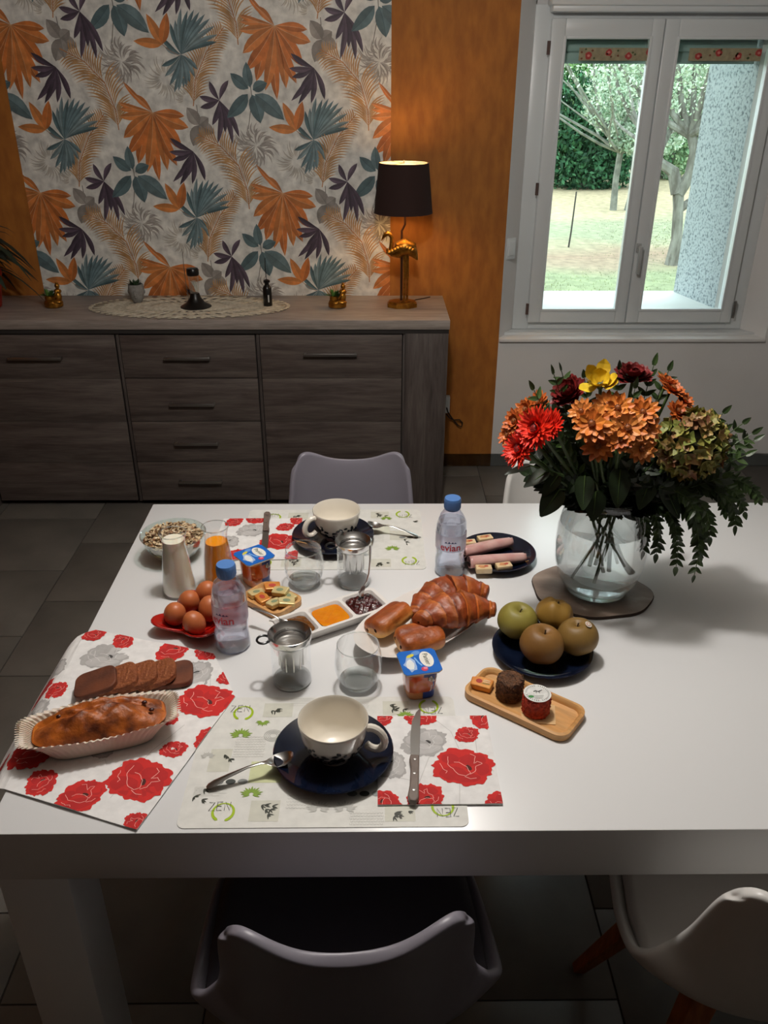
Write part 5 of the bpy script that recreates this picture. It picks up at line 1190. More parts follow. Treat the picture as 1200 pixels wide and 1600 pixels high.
# flat rim faces between outline and wells
bm = bmesh.new(); es = []
def loop(pts):
    vs2 = [bm.verts.new(p) for p in pts]; return [bm.edges.new((vs2[i], vs2[(i + 1) % len(vs2)])) for i in range(len(vs2))]
es += loop(outer[3]); 
for cx, w_ in cells: es += loop(rr_ring(cx, .0705, .0705, .0255, .009))
bmesh.ops.triangle_fill(bm, edges=es, use_beauty=True, use_dissolve=False)
bad = [f_2 for f_2 in bm.faces if any(abs(f_2.calc_center_median().x - cx) < .034 and abs(f_2.calc_center_median().y) < .034 for cx, _ in cells)]
bmesh.ops.delete(bm, geom=bad, context='FACES_ONLY'); bm.verts.index_update()
mb.add([v_.co[:] for v_ in bm.verts], [[v_.index for v_ in f_2.verts] for f_2 in bm.faces]); bm.free()
mb.build('dish_body', M_cerw, t, 40, clean=True)
def spread(name, label, cx, mat, hump, rough_):
    mb = MB(); r = random.Random(int(cx * 1000) + 5); ph = [r.uniform(0, 6) for _ in range(6)]
    def fn(u, v):
        a = 2 * pi * u; c, s = cos(a), sin(a); q = .0315 * v / ((abs(c) ** 5 + abs(s) ** 5) ** .2); x, y = q * c, q * s
        z = .021 + hump * (1 - v ** 2.5) + rough_ * (sin(x * 330 + ph[0]) * sin(y * 300 + ph[1]) + .6 * sin(x * 700 + ph[2]) * sin(y * 800 + ph[3]) + .5 * sin(x * 1300 + ph[4]) * sin(y * 1250 + ph[5])) * (1 - v ** 6)
        return (cx + x, y, z)
    mb.grid(fn, 64, 20, closeu=True); mb.lathe([(.027, .007), (.0315, .021)], 4, (cx, 0, 0)); mb.f.pop(); mb.m.pop(); mb.c.pop()
    o = mb.build(name, mat, loc=(-.0885, 1.3745, TZ + .0003), rot=(0, 0, radians(30.5)), smooth=70); tag(o, label, 'spread', 'spreads in the white dish')
spread('brown_spread', 'glossy brown caramel spread in the left well of the white dish', -.0765, pm('brown_caramel', '#5a3310', '#6e4218', scale=30, rough=.1, coat=.8), .002, .0009)
spread('orange_jelly', 'smooth orange jelly in the middle well of the white dish', 0, pm('orange_jelly', '#d97a06', '#e08a10', scale=30, rough=.08, coat=.8, sss=.2), .0, .0003)
spread('red_jam', 'chunky dark red berry jam in the right well of the white dish', .0765, pm('dark_red_jam', '#4a0d0c', '#2c0707', scale=120, rough=.2, coat=.6, bump=.8, bscale=160, dist=.004), .010, .0022)
spoon('small steel spoon standing up in the dark red jam', (-.030, 1.415, TZ + .028), (-.012, 1.452, TZ + .130), .115, pi / 2)
spoon('small steel spoon sunk in the brown spread, handle pointing left', (-.160, 1.328, TZ + .0265), (-.243, 1.371, TZ + .040), .095)

# croissant dish
t = thing('boat_dish', 'long white boat-shaped porcelain dish holding the pastries', 'dish', (.093, 1.352, TZ + .0003), radians(44))
mb = MB()
def boat(q, z, tip):
    o = []
    for i in range(48):
        a = 2 * pi * i / 48; c, s = cos(a), sin(a); L_ = .162 * q; W_ = .086 * q; x = L_ * (abs(c) ** .85) * (1 if c > 0 else -1); y = W_ * (abs(s) ** .95) * (1 if s > 0 else -1)
        o.append((x, y, z + tip * abs(c) ** 3))
    return o
R_ = [boat(.55, 0, 0), boat(.72, .006, 0), boat(.98, .026, .008), boat(1.0, .029, .009), boat(.975, .0285, .009), boat(.70, .009, 0), boat(.5, .006, 0)]
v = [p for q_ in R_ for p in q_]; mb.add(v, [(j * 48 + i, j * 48 + (i + 1) % 48, (j + 1) * 48 + (i + 1) % 48, (j + 1) * 48 + i) for j in range(6) for i in range(48)] + [list(range(48))[::-1], list(range(6 * 48, 7 * 48))])
mb.build('dish_body', M_cerw, t, 50)
def pastry_mat(name, seed):
    q, nt, b = newmat(name); N = nt.nodes.new; L = nt.links.new
    tc = N('ShaderNodeTexCoord'); at = N('ShaderNodeVertexColor'); at.layer_name = 'Col'
    no = N('ShaderNodeTexNoise'); no.inputs['Scale'].default_value = 38; no.inputs['Detail'].default_value = 8; L(tc.outputs['Object'], no.inputs['Vector'])
    mr = N('ShaderNodeMapRange'); mr.inputs['From Min'].default_value = .3; mr.inputs['From Max'].default_value = .7; mr.inputs['To Min'].default_value = .6; mr.inputs['To Max'].default_value = 1.25; L(no.outputs[0], mr.inputs[0])
    mx = N('ShaderNodeVectorMath'); mx.operation = 'MULTIPLY'; L(at.outputs[0], mx.inputs[0]); L(mr.outputs[0], mx.inputs[1]); L(mx.outputs[0], b.inputs['Base Color'])
    b.inputs['Roughness'].default_value = .5; b.inputs['Coat Weight'].default_value = .12; b.inputs['Coat Roughness'].default_value = .3
    bp = N('ShaderNodeBump'); bp.inputs['Strength'].default_value = .6; bp.inputs['Distance'].default_value = .004
    n2 = N('ShaderNodeTexNoise'); n2.inputs['Scale'].default_value = 90; n2.inputs['Detail'].default_value = 5; L(tc.outputs['Object'], n2.inputs['Vector']); L(n2.outputs[0], bp.inputs['Height']); L(bp.outputs[0], b.inputs['Normal']); return q
M_past = pastry_mat('baked_pastry', 1)
def croissant(label, loc, rot, L_=.15, R0=.036, bend=.9, seed=1):
    r = random.Random(seed); mb = MB(); nu, nv = 36, 140; v = []; cols = []
    for j in range(nv + 1):
        s = -1 + 2 * j / nv
        rad0 = R0 * (.40 + .60 * (1 - min(1, abs(s) / .9) ** 1.7)) * (1 if abs(s) < .95 else max(.02, 1 - ((abs(s) - .95) / .05) ** 2) ** .5)
        seg = abs(s) * 3.1 + .45; fr = seg % 1; k = int(seg)
        th = s * bend; c = Vector((sin(th) * L_ / 2 / max(sin(bend), .2) , cos(th) * L_ / 2 / max(sin(bend), .2) - L_ / 2 / max(sin(bend), .2), 0)); tn = Vector((cos(th), -sin(th), 0)); sd = Vector((sin(th), cos(th), 0))
        base = mixc(srgb('#8f3d14'), srgb('#bd6a2a'), max(0, min(1, (1 - fr) ** 3 * .9 + r.uniform(-.1, .1)))); 
        if fr > .85: base = mixc(base, srgb('#6a2a0c'), .5)
        for i in range(nu):
            a = 2 * pi * i / nu; sg2 = abs(s + .05 * sin(a + 1.2 * seed)) * 3.1 + .45; f2 = sg2 % 1; rad = rad0 * (1 + .13 * (1 - f2) ** 1.5 - .05); sk = 1 + .035 * sin(3 * a + int(sg2) * 2 + seed) + .02 * sin(a * 8 + s * 14) + .02 * sin(a * 5 - s * 23) + .012 * sin(a * 17 + s * 51); v.append(c + sd * cos(a) * rad * sk * 1.08 + Vector((0, 0, 1)) * sin(a) * rad * sk * (.95 if sin(a) > 0 else .7))
        cols.append(base)
    for j in range(nv):
        b0 = len(mb.v) if j == 0 else 0
    mb.v = [tuple(p) for p in v]
    for j in range(nv):
        for i in range(nu): mb.f.append([j * nu + i, j * nu + (i + 1) % nu, (j + 1) * nu + (i + 1) % nu, (j + 1) * nu + i]); mb.m.append(0); mb.c.append(cols[j])
    o = mb.build('croissant', M_past, smooth=60, loc=loc, rot=rot); tag(o, label, 'croissant', 'croissants on the boat dish'); return o
croissant('golden brown croissant at the back of the white boat dish', (.140, 1.408, TZ + .045), (radians(8), radians(-6), radians(22)), .165, .038, .75, 1)
croissant('golden brown croissant at the front right of the white boat dish', (.150, 1.338, TZ + .053), (radians(-10), radians(4), radians(20)), .165, .040, .55, 2)
def painchoc(label, loc, rot, seed):
    t = thing('chocolate_pastry', label, 'pastry', loc, 0, 'chocolate pastries on the boat dish'); t.rotation_euler = rot; r = random.Random(seed)
    mb = MB(); nu, nv = 40, 34; ph = r.uniform(0, 6)
    for j in range(nv + 1):
        s = -1 + 2 * j / nv; e = (1 - abs(s) ** 7) ** .5 if abs(s) < 1 else 0
        for i in range(nu):
            a = 2 * pi * i / nu; c_, s_ = cos(a), sin(a); q = 1 / ((abs(c_) ** 2.7 + abs(s_) ** 2.7) ** (1 / 2.7)) * (.35 + .65 * e) * (1 + .03 * sin(5 * a + ph + 3 * s))
            dip = 1 - .09 * exp(-((c_) / .18) ** 2) * (1 if s_ > 0 else 0)
            mb.v.append((.045 * s, .032 * c_ * q, .021 * s_ * q * dip))
    for j in range(nv):
        for i in range(nu):
            s = abs(-1 + 2 * j / nv); top = sin(2 * pi * i / nu)
            cl = mixc(srgb('#c2702c'), srgb('#8e3f14'), min(1, max(0, top * .9 + .1 * sin(i)))); 
            if top < .15: cl = mixc(srgb('#d9a55c'), cl, max(0, (top + .5) / .65))
            mb.f.append([j * nu + i, j * nu + (i + 1) % nu, (j + 1) * nu + (i + 1) % nu, (j + 1) * nu + i]); mb.m.append(0); mb.c.append(cl)
    mb.f += [list(range(nu))[::-1], list(range(nv * nu, (nv + 1) * nu))]; mb.m += [0, 0]; mb.c += [srgb('#c98f4a')] * 2
    mb.build('dough', M_past, t, 60)
    for s in (-1, 1):
        for y in (-.012, .012):
            mb = MB(); mb.lathe([(.0042, -.002), (.0042, .0), (0, .0004)], 10); mb.xf(Matrix.Translation((s * .0448, y, .001)) @ Matrix.Rotation(s * pi / 2, 4, 'Y')); mb.build('chocolate_stick', flat('dark chocolate', '#2a1208', .85, spec=.1), t)
painchoc('chocolate pastry standing on its side at the left end of the boat dish', (.026, 1.335, TZ + .038), (radians(-25), radians(-8), radians(42)), 1)
painchoc('chocolate pastry lying at the near end of the boat dish behind the dessert pot', (.083, 1.275, TZ + .038), (radians(5), radians(0), radians(22)), 2)

# loaf cake in its pleated paper case, and the slices behind it
t = thing('loaf_cake', 'golden raisin loaf cake in its white paper case', 'cake', (-.445, 1.045, TZ + .006), radians(16.5))
M_cake = pm('baked_cake_crust', '#b15c18', '#5c270c', scale=38, rough=.5, bump=.7, bscale=55, detail=8, dist=.006, col3='#4e1f0b', sss=.05)
M_cakel = pm('golden_cake_edge', '#c9761f', '#a9570f', scale=22, rough=.5, bump=.5, bscale=90, dist=.004)
mb = MB(); r = random.Random(9)
def cakef(u, v):
    a = 2 * pi * u; c, s = cos(a), sin(a); q = v; k = q / ((abs(c) ** 3.4 + abs(s) ** 3.4) ** (1 / 3.4))
    x, y = .104 * k * c, .041 * k * s
    e = max(0, 1 - v ** 3); z = .036 + .034 * e * (1 - .55 * (x / .1) ** 2) + .0035 * e * (sin(x * 95 + 1) * sin(y * 120) + .6 * sin(x * 210) * cos(y * 230 + 1))
    z -= .008 * exp(-((y - .006 - .006 * sin(x * 50)) / .005) ** 2) * e
    return (x, y, z)
mb.grid(cakef, 72, 26, closeu=True); mb.build('crust_top', M_cake, t, 70)
mb = MB(); per = 72
def cring(sc_, z): return [(.098 * sc_ * cos(a) / ((abs(cos(a)) ** 3.4 + abs(sin(a)) ** 3.4) ** (1 / 3.4)) * 1.05, .036 * sc_ * sin(a) / ((abs(cos(a)) ** 3.4 + abs(sin(a)) ** 3.4) ** (1 / 3.4)) * 1.1, z) for a in [2 * pi * i / per for i in range(per)]]
R_ = [cring(.80, .002), cring(.95, .028), cring(1.0, .034), cring(.99, .0375), cring(.9, .038)]; mb.add([p for q_ in R_ for p in q_], [(j * per + i, j * per + (i + 1) % per, (j + 1) * per + (i + 1) % per, (j + 1) * per + i) for j in range(4) for i in range(per)] + [list(range(per))[::-1]]); mb.build('cake_sides', M_cakel, t)
for k, (x, y) in enumerate(((.055, -.012), (.072, .005), (.048, .018), (-.03, -.02), (-.06, .01), (.01, -.024), (-.01, .02), (.082, -.014))):
    mb = MB(); mb.ball((x, y, .058 - .3 * (x * x + y * y) * 6 * .3 - (abs(y) / .036) ** 2 * .010), (.0048, .0038, .0028), 8); mb.build('raisin', flat('raisin', '#3a120c', .4), t)
mb = MB(); n = 288; v = []
for j, (sc_, z, pl) in enumerate(((.82, .0, .0), (.98, .022, .012), (1.16, .040, .022), (1.27, .044, .028))):
    for i in range(n):
        a = 2 * pi * i / n; k = ((abs(cos(a)) ** 4 + abs(sin(a)) ** 4) ** .25); w_ = 1 + pl * (1 if i % 4 < 2 else -1); v.append((.098 * sc_ * w_ * cos(a) / k + .0, .038 * (sc_ + .04) * w_ * sin(a) / k, z + .003 * sin(5 * a) * (j == 3)))
mb.add(v, [(j * n + i, j * n + (i + 1) % n, (j + 1) * n + (i + 1) % n, (j + 1) * n + i) for j in range(3) for i in range(n)] + [list(range(n))[::-1]])
M_paper = pm('greaseproof_paper', '#ddd0c0', rough=.7, sss=.1)
o = mb.build('paper_case', M_paper, t, 0)
M_ging = pm('brown_spice_cake', '#8f4f25', '#7a3e1b', scale=70, rough=.75, bump=1, bscale=150, detail=9, dist=.006, col3='#a8683a')
M_gingd = pm('brown_spice_cake_dark', '#4a2412', '#6a3519', scale=20, rough=.7, bump=.7, bscale=110, detail=8)
def cslice(label, loc, rot, m_, k):
    mb = MB(); P = rrect(.074, .062, .017, 6); P = [(x * (1 + .03 * sin(y * 90 + k)), y * (1 + .04 * sin(x * 70 + 2 * k))) for x, y in P]
    mb.prism(P, -.0055, .0055); o = mb.build('cake_slice', m_, loc=loc, rot=rot, smooth=40); b_ = o.modifiers.new('b', 'BEVEL'); b_.width = .002; b_.segments = 2
    tag(o, label, 'cake', 'slices of spice cake')
labs = (['dark brown cake slice at the left end, topmost of the overlapping row', 'brown cake slice lying second from the left in the row', 'brown cake slice in the middle of the overlapping row', 'brown cake slice fourth from the left in the row', 'dark-edged cake slice at the right end of the row'])[::-1]
for k, (x, y, z, m_) in enumerate(((-.365, 1.199, .010, M_gingd), (-.392, 1.190, .019, M_ging), (-.423, 1.181, .022, M_ging), (-.455, 1.171, .024, M_ging), (-.488, 1.161, .025, M_gingd))):
    cslice(labs[k], (x, y, TZ + z + .003), (radians(2), radians(-13 if k else -3), radians(14)), m_, k)

# ================================================================== vase and bouquet
t = thing('wood_slice', 'oval polished tree slice under the glass vase', 'board', (.455, 1.484, TZ + .0003), radians(-14))
M_slice = pm('polished_slice', '#7b675a', '#9d8a7b', scale=14, rough=.3, coat=.3, stretch=(1, 2, 1), detail=9, col3='#b3a192')
mb = MB(); P = []
for i in range(60): a = 2 * pi * i / 60; q = 1 + .03 * sin(3 * a + 1) + .02 * sin(7 * a); P.append((.124 * q * cos(a), .098 * q * sin(a)))
mb.prism(P, 0, .007); mb.build('slice', M_slice, t, 40)
mb = MB(); n = 60; v = [(x * 1.004, y * 1.004, -.0001) for x, y in P] + [(x * 1.012, y * 1.012, .0035) for x, y in P] + [(x * 1.003, y * 1.003, .0072) for x, y in P]
mb.add(v, [(j * n + i, j * n + (i + 1) % n, (j + 1) * n + (i + 1) % n, (j + 1) * n + i) for j in range(2) for i in range(n)]); mb.build('bark_edge', pm('dark_bark_edge', '#3c2c22', rough=.8), t)
VX, VY = .467, 1.492; VZ = TZ + .0078
t = thing('glass_vase', 'large rounded clear glass vase of water holding the bouquet', 'vase', (VX, VY, VZ))
OUT = [(.058, 0), (.064, .003), (.072, .018), (.084, .038), (.091, .07), (.0935, .11), (.092, .145), (.086, .175), (.077, .197), (.071, .208), (.072, .218), (.076, .225)]
mb = MB(); mb.lathe_open(OUT, 64); mb.build('glass_body', thin_glass('vase_glass', (.965, .985, .985), edge=.7, base=.07, rough=.01), t)
mb = MB(); mb.lathe([(0, .0005), (.058, .0005), (.064, .004), (.0685, .0145), (.060, .012), (0, .009)], 56); mb.build('thick_base', M_base, t)
mb = MB(); mb.lathe([(.0755, .224), (.0772, .226), (.0755, .228), (.074, .226), (.0755, .224)], 56); mb.build('rim', M_base, t)
mb = MB(); mb.lathe([(0, .0155), (.060, .0155), (.0705, .019), (.0825, .038), (.0895, .07), (.092, .11), (.0905, .145), (.0885, .157), (0, .157)], 64); mb.build('water', liquid('vase_water', (.97, .99, .99), clear=.45), t, 50)

C0 = Vector((0, 0, 1.73)); MOUTH = Vector((VX, VY, VZ + .205))
def at(x, z, Y): return Vector((x * Y / 1.42, Y, 1.73 + (z - 1.73) * Y / 1.42))
M_pet_ = print_mat('petals', rough=.55, var=.14, scale=50)
M_stem = pm('green_stem', '#33491f', '#46592a', scale=30, rough=.5)
M_leafd = print_mat('bouquet_leaves', rough=.42, var=.2, scale=30)
rs = random.Random(17); DEEP = [0]
def stem_path(p, deep=False):
    b = Vector((VX + rs.uniform(-.035, .035), VY + rs.uniform(-.03, .03), VZ + rs.uniform(.035, .075)))
    b.x -= (p.x - VX) * .25; b.y -= (p.y - VY) * .2
    DEEP[0] += 1
    if not (DEEP[0] <= 26 and DEEP[0] % 3 == 0): b = MOUTH + Vector((rs.uniform(-.045, .045), rs.uniform(-.045, .045), rs.uniform(-.03, .0)))
    m = MOUTH + Vector(((p.x - VX) * .18, (p.y - VY) * .18, -.01)); pts = []
    for i in range(9):
        u = i / 8; pts.append(b * (1 - u) ** 2 + m * 2 * u * (1 - u) + p * u * u)
    return pts
def axes(d):
    d = d.normalized(); a = d.cross(Vector((0, 0, 1)) if abs(d.z) < .95 else Vector((1, 0, 0))).normalized(); return d, a, a.cross(d)
def petal(mb, c, dir_, nrm, l, w_, col, cup=.0, n=4, tip=.5):
    sd = dir_.cross(nrm).normalized(); v = []
    for i in range(n + 1):
        u = i / n; ww = w_ * (sin(pi * min(1, (u * .92 + .06) ** (.5 + tip * .6)))) ** .75; cc = c + dir_ * l * u + nrm * (cup * l * u * u); v += [cc - sd * ww, cc + nrm * (-ww * .25), cc + sd * ww]
    f = []
    for i in range(n): f += [(3 * i, 3 * i + 1, 3 * i + 4, 3 * i + 3), (3 * i + 1, 3 * i + 2, 3 * i + 5, 3 * i + 4)]
    mb.add(v, f, 0, col)
def flower(name, label, p, d, rad, cols, rows, core, grp, cat='flower', width=.2, stem_=True, tipw=1.5):
    """rows: (count, length factor, tilt)"""
    t = thing(name, label, cat, p, 0, grp); d, a, b = axes(d); r = random.Random(int(p.x * 9e4) % 9999)
    mb = MB()
    for (cnt, lf, tilt) in rows:
        ph = r.random()
        for k in range(cnt):
            th = 2 * pi * (k + ph + r.uniform(-.15, .15)) / cnt; u = a * cos(th) + b * sin(th); ti = tilt + r.uniform(-.12, .12)
            dr = (u * cos(ti) + d * sin(ti)).normalized(); nr = (d * cos(ti) - u * sin(ti)).normalized()
            petal(mb, u * rad * .12, dr, nr, rad * lf * r.uniform(.88, 1.05), rad * width * (1.25 if cnt < 9 else 1), mixc(cols[0], cols[1], r.random()), r.uniform(-.1, .12), 5, tipw)
    mb.build('petals', M_pet_, t, 0)
    if core:
        mb = MB(); mb.ball(d * rad * .10, rad * .22, 12, 0, core)
        for k in range(26):
            th = k * 2.4; q = rad * .2 * sqrt(k / 26); mb.ball(a * q * cos(th) + b * q * sin(th) + d * rad * .26, rad * .035, 5, 0, mixc(core, (0, 0, 0), .3))
        mb.build('flower_centre', M_pet_, t)
    if stem_:
        mb = MB(); mb.tube([q_ - p for q_ in stem_path(p - d * rad * .15)], .0021 + rad * .03, 6); mb.build('stem', M_stem, t)
        mb = MB(); mb.ball(-d * rad * .12, rad * .16, 8); mb.build('calyx', M_stem, t)
    return t
BC = Vector((.475, 1.50, 1.07))
def outd(p, tow=.35): return ((p - BC).normalized() + (C0 - p).normalized() * tow).normalized()
OC = (srgb('#c9641a'), srgb('#e08a34'))
dz = [(.396, 1.168, 1.37, .036, 'left of the cluster centre, with the fullest petals'), (.439, 1.198, 1.385, .030, 'at the top of the cluster under the yellow bloom'), (.485, 1.190, 1.395, .030, 'at the upper right of the cluster'), (.462, 1.160, 1.36, .034, 'in the middle of the cluster'), (.413, 1.124, 1.365, .030, 'at the lower left of the cluster'), (.494, 1.118, 1.375, .028, 'at the lowest right of the cluster'), (.452, 1.138, 1.352, .026, 'low in the middle of the cluster'), (.374, 1.192, 1.39, .024, 'smallest, at the left tip of the cluster'), (.418, 1.205, 1.40, .027, 'behind the top left of the cluster'), (.498, 1.158, 1.385, .028, 'at the right side of the cluster by the hydrangea')]
for x, z, Y, rr, w_ in dz:
    p = at(x, z, Y); flower('chrysanthemum', 'orange daisy chrysanthemum ' + w_, p, outd(p, .8), rr * .93, [OC, (srgb('#d0762c'), srgb('#e8984a')), (srgb('#b95816'), srgb('#cf7828'))][len(w_) % 3], [(13, 1, .1), (10, .72, .45)], srgb('#8f4a12'), 'orange daisy chrysanthemums')
for x, z, Y, rr, w_ in [(.255, 1.173, 1.44, .024, 'at the left edge above the red blooms'), (.273, 1.195, 1.455, .023, 'at the upper left edge'), (.294, 1.208, 1.46, .022, 'topmost at the left edge'), (.244, 1.146, 1.44, .020, 'lowest at the left edge'), (.531, 1.234, 1.50, .027, 'at the upper right behind the hydrangea'), (.556, 1.212, 1.49, .024, 'right of the upper right one'), (.520, 1.248, 1.52, .022, 'small, topmost at the right beside the dark red bloom'), (.548, 1.192, 1.44, .022, 'just above the green hydrangea')]:
    p = at(x, z, Y); flower('chrysanthemum', 'orange daisy chrysanthemum ' + w_ + ' of the bouquet', p, outd(p, .4), rr, (srgb('#b4541c'), srgb('#c96c28')), [(15, 1, .15), (12, .8, .4), (8, .55, .8)], srgb('#8a4a14'), 'orange daisy chrysanthemums')
RD = (srgb('#f03a1c'), srgb('#e02412'))
for x, z, Y, rr, w_ in [(.296, 1.158, 1.385, .040, 'bright red gerbera at the left side of the bouquet, upper one'), (.268, 1.118, 1.39, .034, 'bright red gerbera at the left side of the bouquet, lower one'), (.322, 1.165, 1.41, .030, 'red gerbera tucked behind the upper bright red one')]:
    p = at(x, z, Y); flower('gerbera', w_, p, (outd(p, .3) + Vector((-.25, 0, .1))).normalized(), rr, RD, [(28, 1, .2), (24, .88, .42), (20, .7, .7), (14, .45, 1.1)], srgb('#8a1410'), 'red gerberas', width=.12, tipw=.8)
DR = (srgb('#5e0f10'), srgb('#7a1614'))
for x, z, Y, w_ in [(.459, 1.256, 1.50, 'dark red carnation at the top of the bouquet right of the yellow bloom'), (.348, 1.226, 1.47, 'dark red carnation at the upper left of the bouquet')]:
    p = at(x, z, Y); flower('carnation', w_, p, outd(p, .2), .034, DR, [(18, 1, .25), (16, .9, .6), (14, .75, .95), (10, .5, 1.3)], None, 'dark red carnations', width=.3)
p = at(.401, 1.243, 1.43); flower('alstroemeria', 'yellow trumpet bloom at the top of the bouquet', p, (outd(p, .5) + Vector((0, 0, .3))).normalized(), .042, (srgb('#c9a31a'), srgb('#e0c22c')), [(3, 1, .55), (3, .92, .85), (4, .6, 1.1)], None, None, width=.26)
# hydrangea
p = at(.585, 1.128, 1.42); t = thing('hydrangea', 'large faded green and brown hydrangea head at the right of the bouquet', 'flower', p); r = random.Random(33); mb = MB()
mb.ball((0, 0, 0), (.045, .045, .045), 20, 0, srgb('#3a3a1c'))
for k in range(230):
    d = Vector((r.gauss(0, 1), r.gauss(0, 1), r.gauss(0, 1))).normalized(); 
    if d.y > .6: continue
    c = Vector((d.x * .059, d.y * .055, d.z * .062)) * r.uniform(.85, 1.02); d2, a, b = axes((d + Vector((r.uniform(-.4, .4), r.uniform(-.4, .4), r.uniform(-.4, .4))) * .8).normalized()); ph = r.uniform(0, 2)
    cc = r.choice([srgb('#8d8a3e'), srgb('#7c7a38'), srgb('#96703f'), srgb('#8a5a40'), srgb('#a39a50'), srgb('#6f7a34')])
    for j in range(4):
        th = ph + j * pi / 2; u = a * cos(th) + b * sin(th); petal(mb, c, (u + d2 * .25).normalized(), d2, .0155 * r.uniform(.8, 1.15), .0078, mixc(cc, srgb('#b3a75c'), r.random() * .35), .25, 3, 0)
mb.build('flower_head', M_pet_, t, 0); mb = MB(); mb.tube([q_ - p for q_ in stem_path(p + Vector((-.01, .01, -.03)))], .004, 8); mb.build('stem', M_stem, t)

# greenery
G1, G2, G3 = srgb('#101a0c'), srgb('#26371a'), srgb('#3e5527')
def sprig(label, p, ln, w_, n, cols, droop=0, start=.45, seed=1, name='leafy_sprig', grp='leafy sprigs in the bouquet', mid=None):
    r = random.Random(seed); t = thing(name, label, 'greenery', MOUTH, 0, grp)
    pts = stem_path(p)
    if mid is not None:
        b = pts[0]; pts = [b * (1 - u) ** 3 + (MOUTH + Vector((0, 0, .02))) * 3 * u * (1 - u) ** 2 + mid * 3 * u * u * (1 - u) + p * u ** 3 for u in [i / 14 for i in range(15)]]
    mb = MB(); mb.tube([q_ - MOUTH for q_ in pts], [.0020 - .0012 * i / (len(pts) - 1) for i in range(len(pts))], 6); mb.build('stem', M_stem, t)
    mb = MB()
    for k in range(n):
        u = start + (1 - start) * k / (n - 1); x = u * (len(pts) - 1); i = min(len(pts) - 2, int(x)); q_ = pts[i].lerp(pts[i + 1], x - i); d = (pts[i + 1] - pts[i]).normalized()
        n0_ = Vector((r.uniform(-.4, .4), -.8 + r.uniform(-.4, .4), .6 + r.uniform(-.5, .5))).normalized(); a = d.cross(n0_).normalized(); b = a.cross(d); side = a * (1 if k % 2 else -1); 
        for sg in ((1, -1) if k < n - 1 else (0,)):
            dr = (side * sg * 1.0 + d * .75 + b * r.uniform(-.35, .35) + Vector((0, 0, -droop * .15))).normalized() if sg else d
            nr = (n0_ - dr * n0_.dot(dr)).normalized()
            petal(mb, q_ - MOUTH, dr, nr, ln * r.uniform(.75, 1.1) * (1 - .25 * u), w_, mixc(cols[0], cols[1], r.random()), r.uniform(-.15, .05), 4, .2)
    mb.build('leaves', M_leafd, t, 0); return t
fine = [
 (.317, 1.262, 1.47, 'fine-leaved sprig sticking up at the upper left'), (.284, 1.233, 1.44, 'fine-leaved sprig reaching out at the far left top'), (.330, 1.268, 1.49, 'fine-leaved sprig upright behind the left carnation'),
 (.372, 1.255, 1.49, 'fine-leaved sprig left of the yellow bloom'), (.432, 1.270, 1.50, 'fine-leaved sprig between the yellow bloom and the dark red carnation'), (.492, 1.278, 1.52, 'fine-leaved sprig at the very top right of the carnation'),
 (.520, 1.268, 1.53, 'fine-leaved sprig at the top above the upper right daisies'), (.632, 1.188, 1.45, 'fine-leaved sprig above the hydrangea at the right'), (.672, 1.168, 1.47, 'fine-leaved sprig at the right edge pointing up'), (.694, 1.148, 1.46, 'fine-leaved sprig farthest out at the right edge'),
 (.700, 1.135, 1.49, 'fine-leaved sprig at the right edge just under the farthest one'), (.675, 1.075, 1.44, 'fine-leaved sprig low at the right behind the hydrangea'), (.640, 1.155, 1.50, 'fine-leaved sprig behind the upper right of the hydrangea'), (.655, 1.06, 1.40, 'fine-leaved sprig in front below the right of the hydrangea'), (.300, 1.205, 1.50, 'fine-leaved sprig behind the left daisies'), (.465, 1.235, 1.46, 'fine-leaved sprig between the two dark blooms'),
 (.690, 1.105, 1.45, 'fine-leaved sprig pointing right beside the hydrangea'), (.650, 1.12, 1.42, 'fine-leaved sprig close to the right flank of the hydrangea')]
for k, (x, z, Y, lb) in enumerate(fine): sprig(lb + ' of the bouquet', at(x, z, Y), .030, .0052, 15, (G2, G3), 0, .5, 50 + k)
hang = [(.675, .985, 1.39, .66, 1.06, 'drooping sprig of small leaves at the right, above the hanging ones'), (.62, .965, 1.36, .61, 1.04, 'drooping sprig of small leaves just below the hydrangea'), (.712, .985, 1.42, .67, 1.08, 'drooping sprig of small leaves at the far right, second from outside'), (.645, .885, 1.40, .655, 1.03, 'hanging sprig of small leaves behind the lowest one'), (.640, .842, 1.36, .66, 1.03, 'hanging sprig of small leaves, lowest at the right of the vase'), (.600, .862, 1.38, .60, 1.02, 'hanging sprig of small leaves left of the lowest one'), (.556, .892, 1.42, .56, 1.01, 'hanging sprig of small leaves close against the vase'), (.700, .955, 1.38, .69, 1.06, 'hanging sprig of small leaves reaching out lower right'), (.735, 1.012, 1.44, .68, 1.08, 'hanging sprig of small leaves farthest out at the right'), (.655, .930, 1.36, .64, 1.05, 'hanging sprig of small leaves in the middle lower right'), (.528, .900, 1.43, .53, 1.0, 'short hanging sprig just in front of the vase')]
for k, (x, z, Y, mx_, mz, lb) in enumerate(hang): sprig(lb, at(x, z, Y), .026, .0052, 22, (G2, G3), 1, .42, 80 + k, mid=at(mx_, mz + .04, Y + .02))
rb = random.Random(77)
for k in range(64):
    a = rb.uniform(0, 2 * pi); e = rb.uniform(-.55, .6); rad = rb.uniform(.07, .165)
    p = BC + Vector((cos(a) * cos(e) * rad * 1.05, sin(a) * cos(e) * rad * .8, sin(e) * rad - .02))
    sprig('dark leafy filler stem inside the bouquet below the flowers', p, .038, .0095, 16, (G1, mixc(G1, G2, .5)), 0, .35, 200 + k, name='filler_sprig', grp='dark filler greenery inside the bouquet')
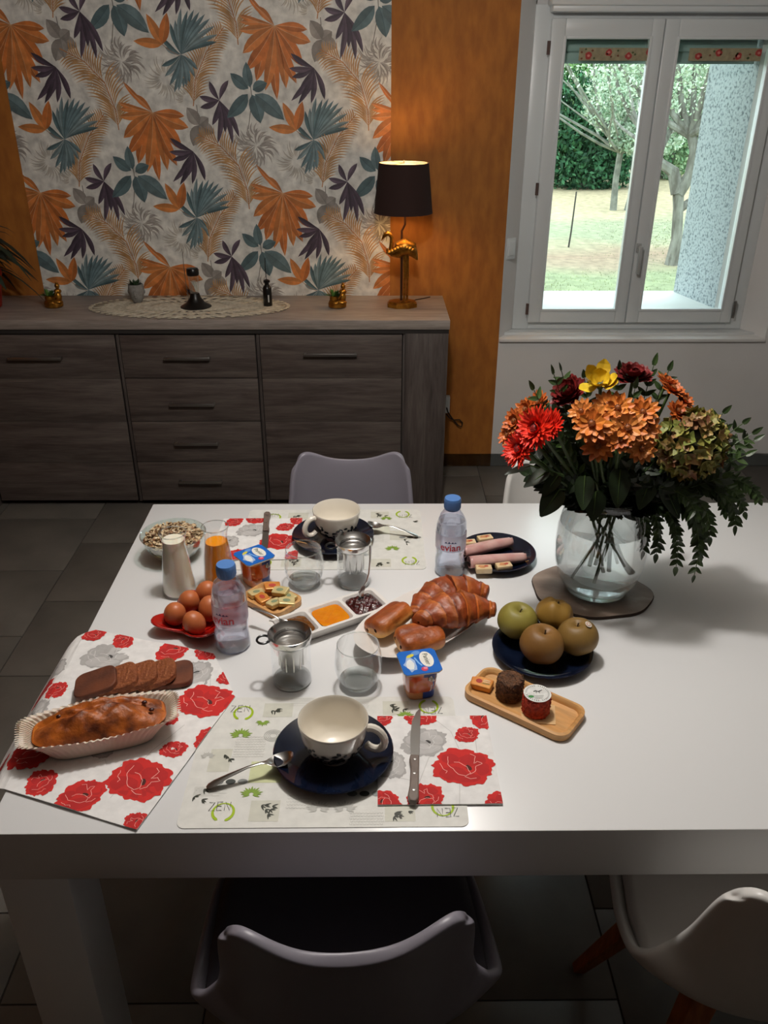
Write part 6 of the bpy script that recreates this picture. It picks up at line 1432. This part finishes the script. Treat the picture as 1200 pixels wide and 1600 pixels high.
def bigleaf(label, p, d, l, w_, k):
    t = thing('broad_leaf', label, 'leaf', p, 0, 'broad dark leaves under the bouquet'); mb = MB(); nr = (Vector((0, -.5, 1))).normalized(); d = d.normalized(); nr = (nr - d * nr.dot(d)).normalized()
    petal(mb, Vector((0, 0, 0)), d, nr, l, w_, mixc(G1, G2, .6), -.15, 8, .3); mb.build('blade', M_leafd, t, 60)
    mb = MB(); mb.tube([MOUTH + Vector((0, 0, .01)) - p, (MOUTH - p) * .4 + Vector((0, 0, .01)), Vector((0, 0, 0)), d * l * .9 + nr * -.01], [.002, .0018, .0014, .0005], 6); mb.build('stalk', M_stem, t)
for k, (x, z, Y, dx, dy, dz_, l, w_, lb) in enumerate([(.350, 1.035, 1.41, -.6, -.3, -.75, .062, .022, 'broad dark leaf hanging at the left, low over the table edge'), (.325, 1.075, 1.42, -.9, -.2, -.5, .055, .014, 'pointed leaf below the red gerberas at the left'), (.29, 1.085, 1.43, -1, -.1, -.25, .05, .008, 'thin leaf tip sticking out left under the lower gerbera'), (.345, 1.065, 1.42, -.7, -.3, -.8, .05, .014, 'pointed dark leaf between the two left leaves'), (.545, 1.03, 1.40, .35, -.35, -.8, .085, .026, 'broad dark leaf hanging at the right under the hydrangea'), (.52, 1.02, 1.41, .1, -.3, -.9, .06, .022, 'broad dark leaf over the right of the vase mouth'), (.42, 1.03, 1.40, -.1, -.5, -.8, .07, .024, 'broad dark leaf over the middle of the vase mouth'), (.395, 1.045, 1.40, -.4, -.4, -.8, .07, .022, 'broad dark leaf over the left of the vase mouth'), (.46, 1.04, 1.39, .1, -.5, -.7, .07, .024, 'broad dark leaf in front, right of the vase middle'), (.62, 1.06, 1.42, .8, -.2, -.3, .07, .022, 'broad dark leaf at the right under the fine sprigs')]):
    bigleaf(lb, at(x, z + (.018 * (k % 3) if k > 3 else 0), Y), Vector((dx + (.35 * ((k * 7) % 5 - 2) / 2 if k > 3 else 0), dy, dz_ + (.3 * (k % 2) if k > 3 else 0))), l * (1 if k < 4 else .8 + .1 * (k % 3)), w_ * (1 if k < 4 else .85), k)
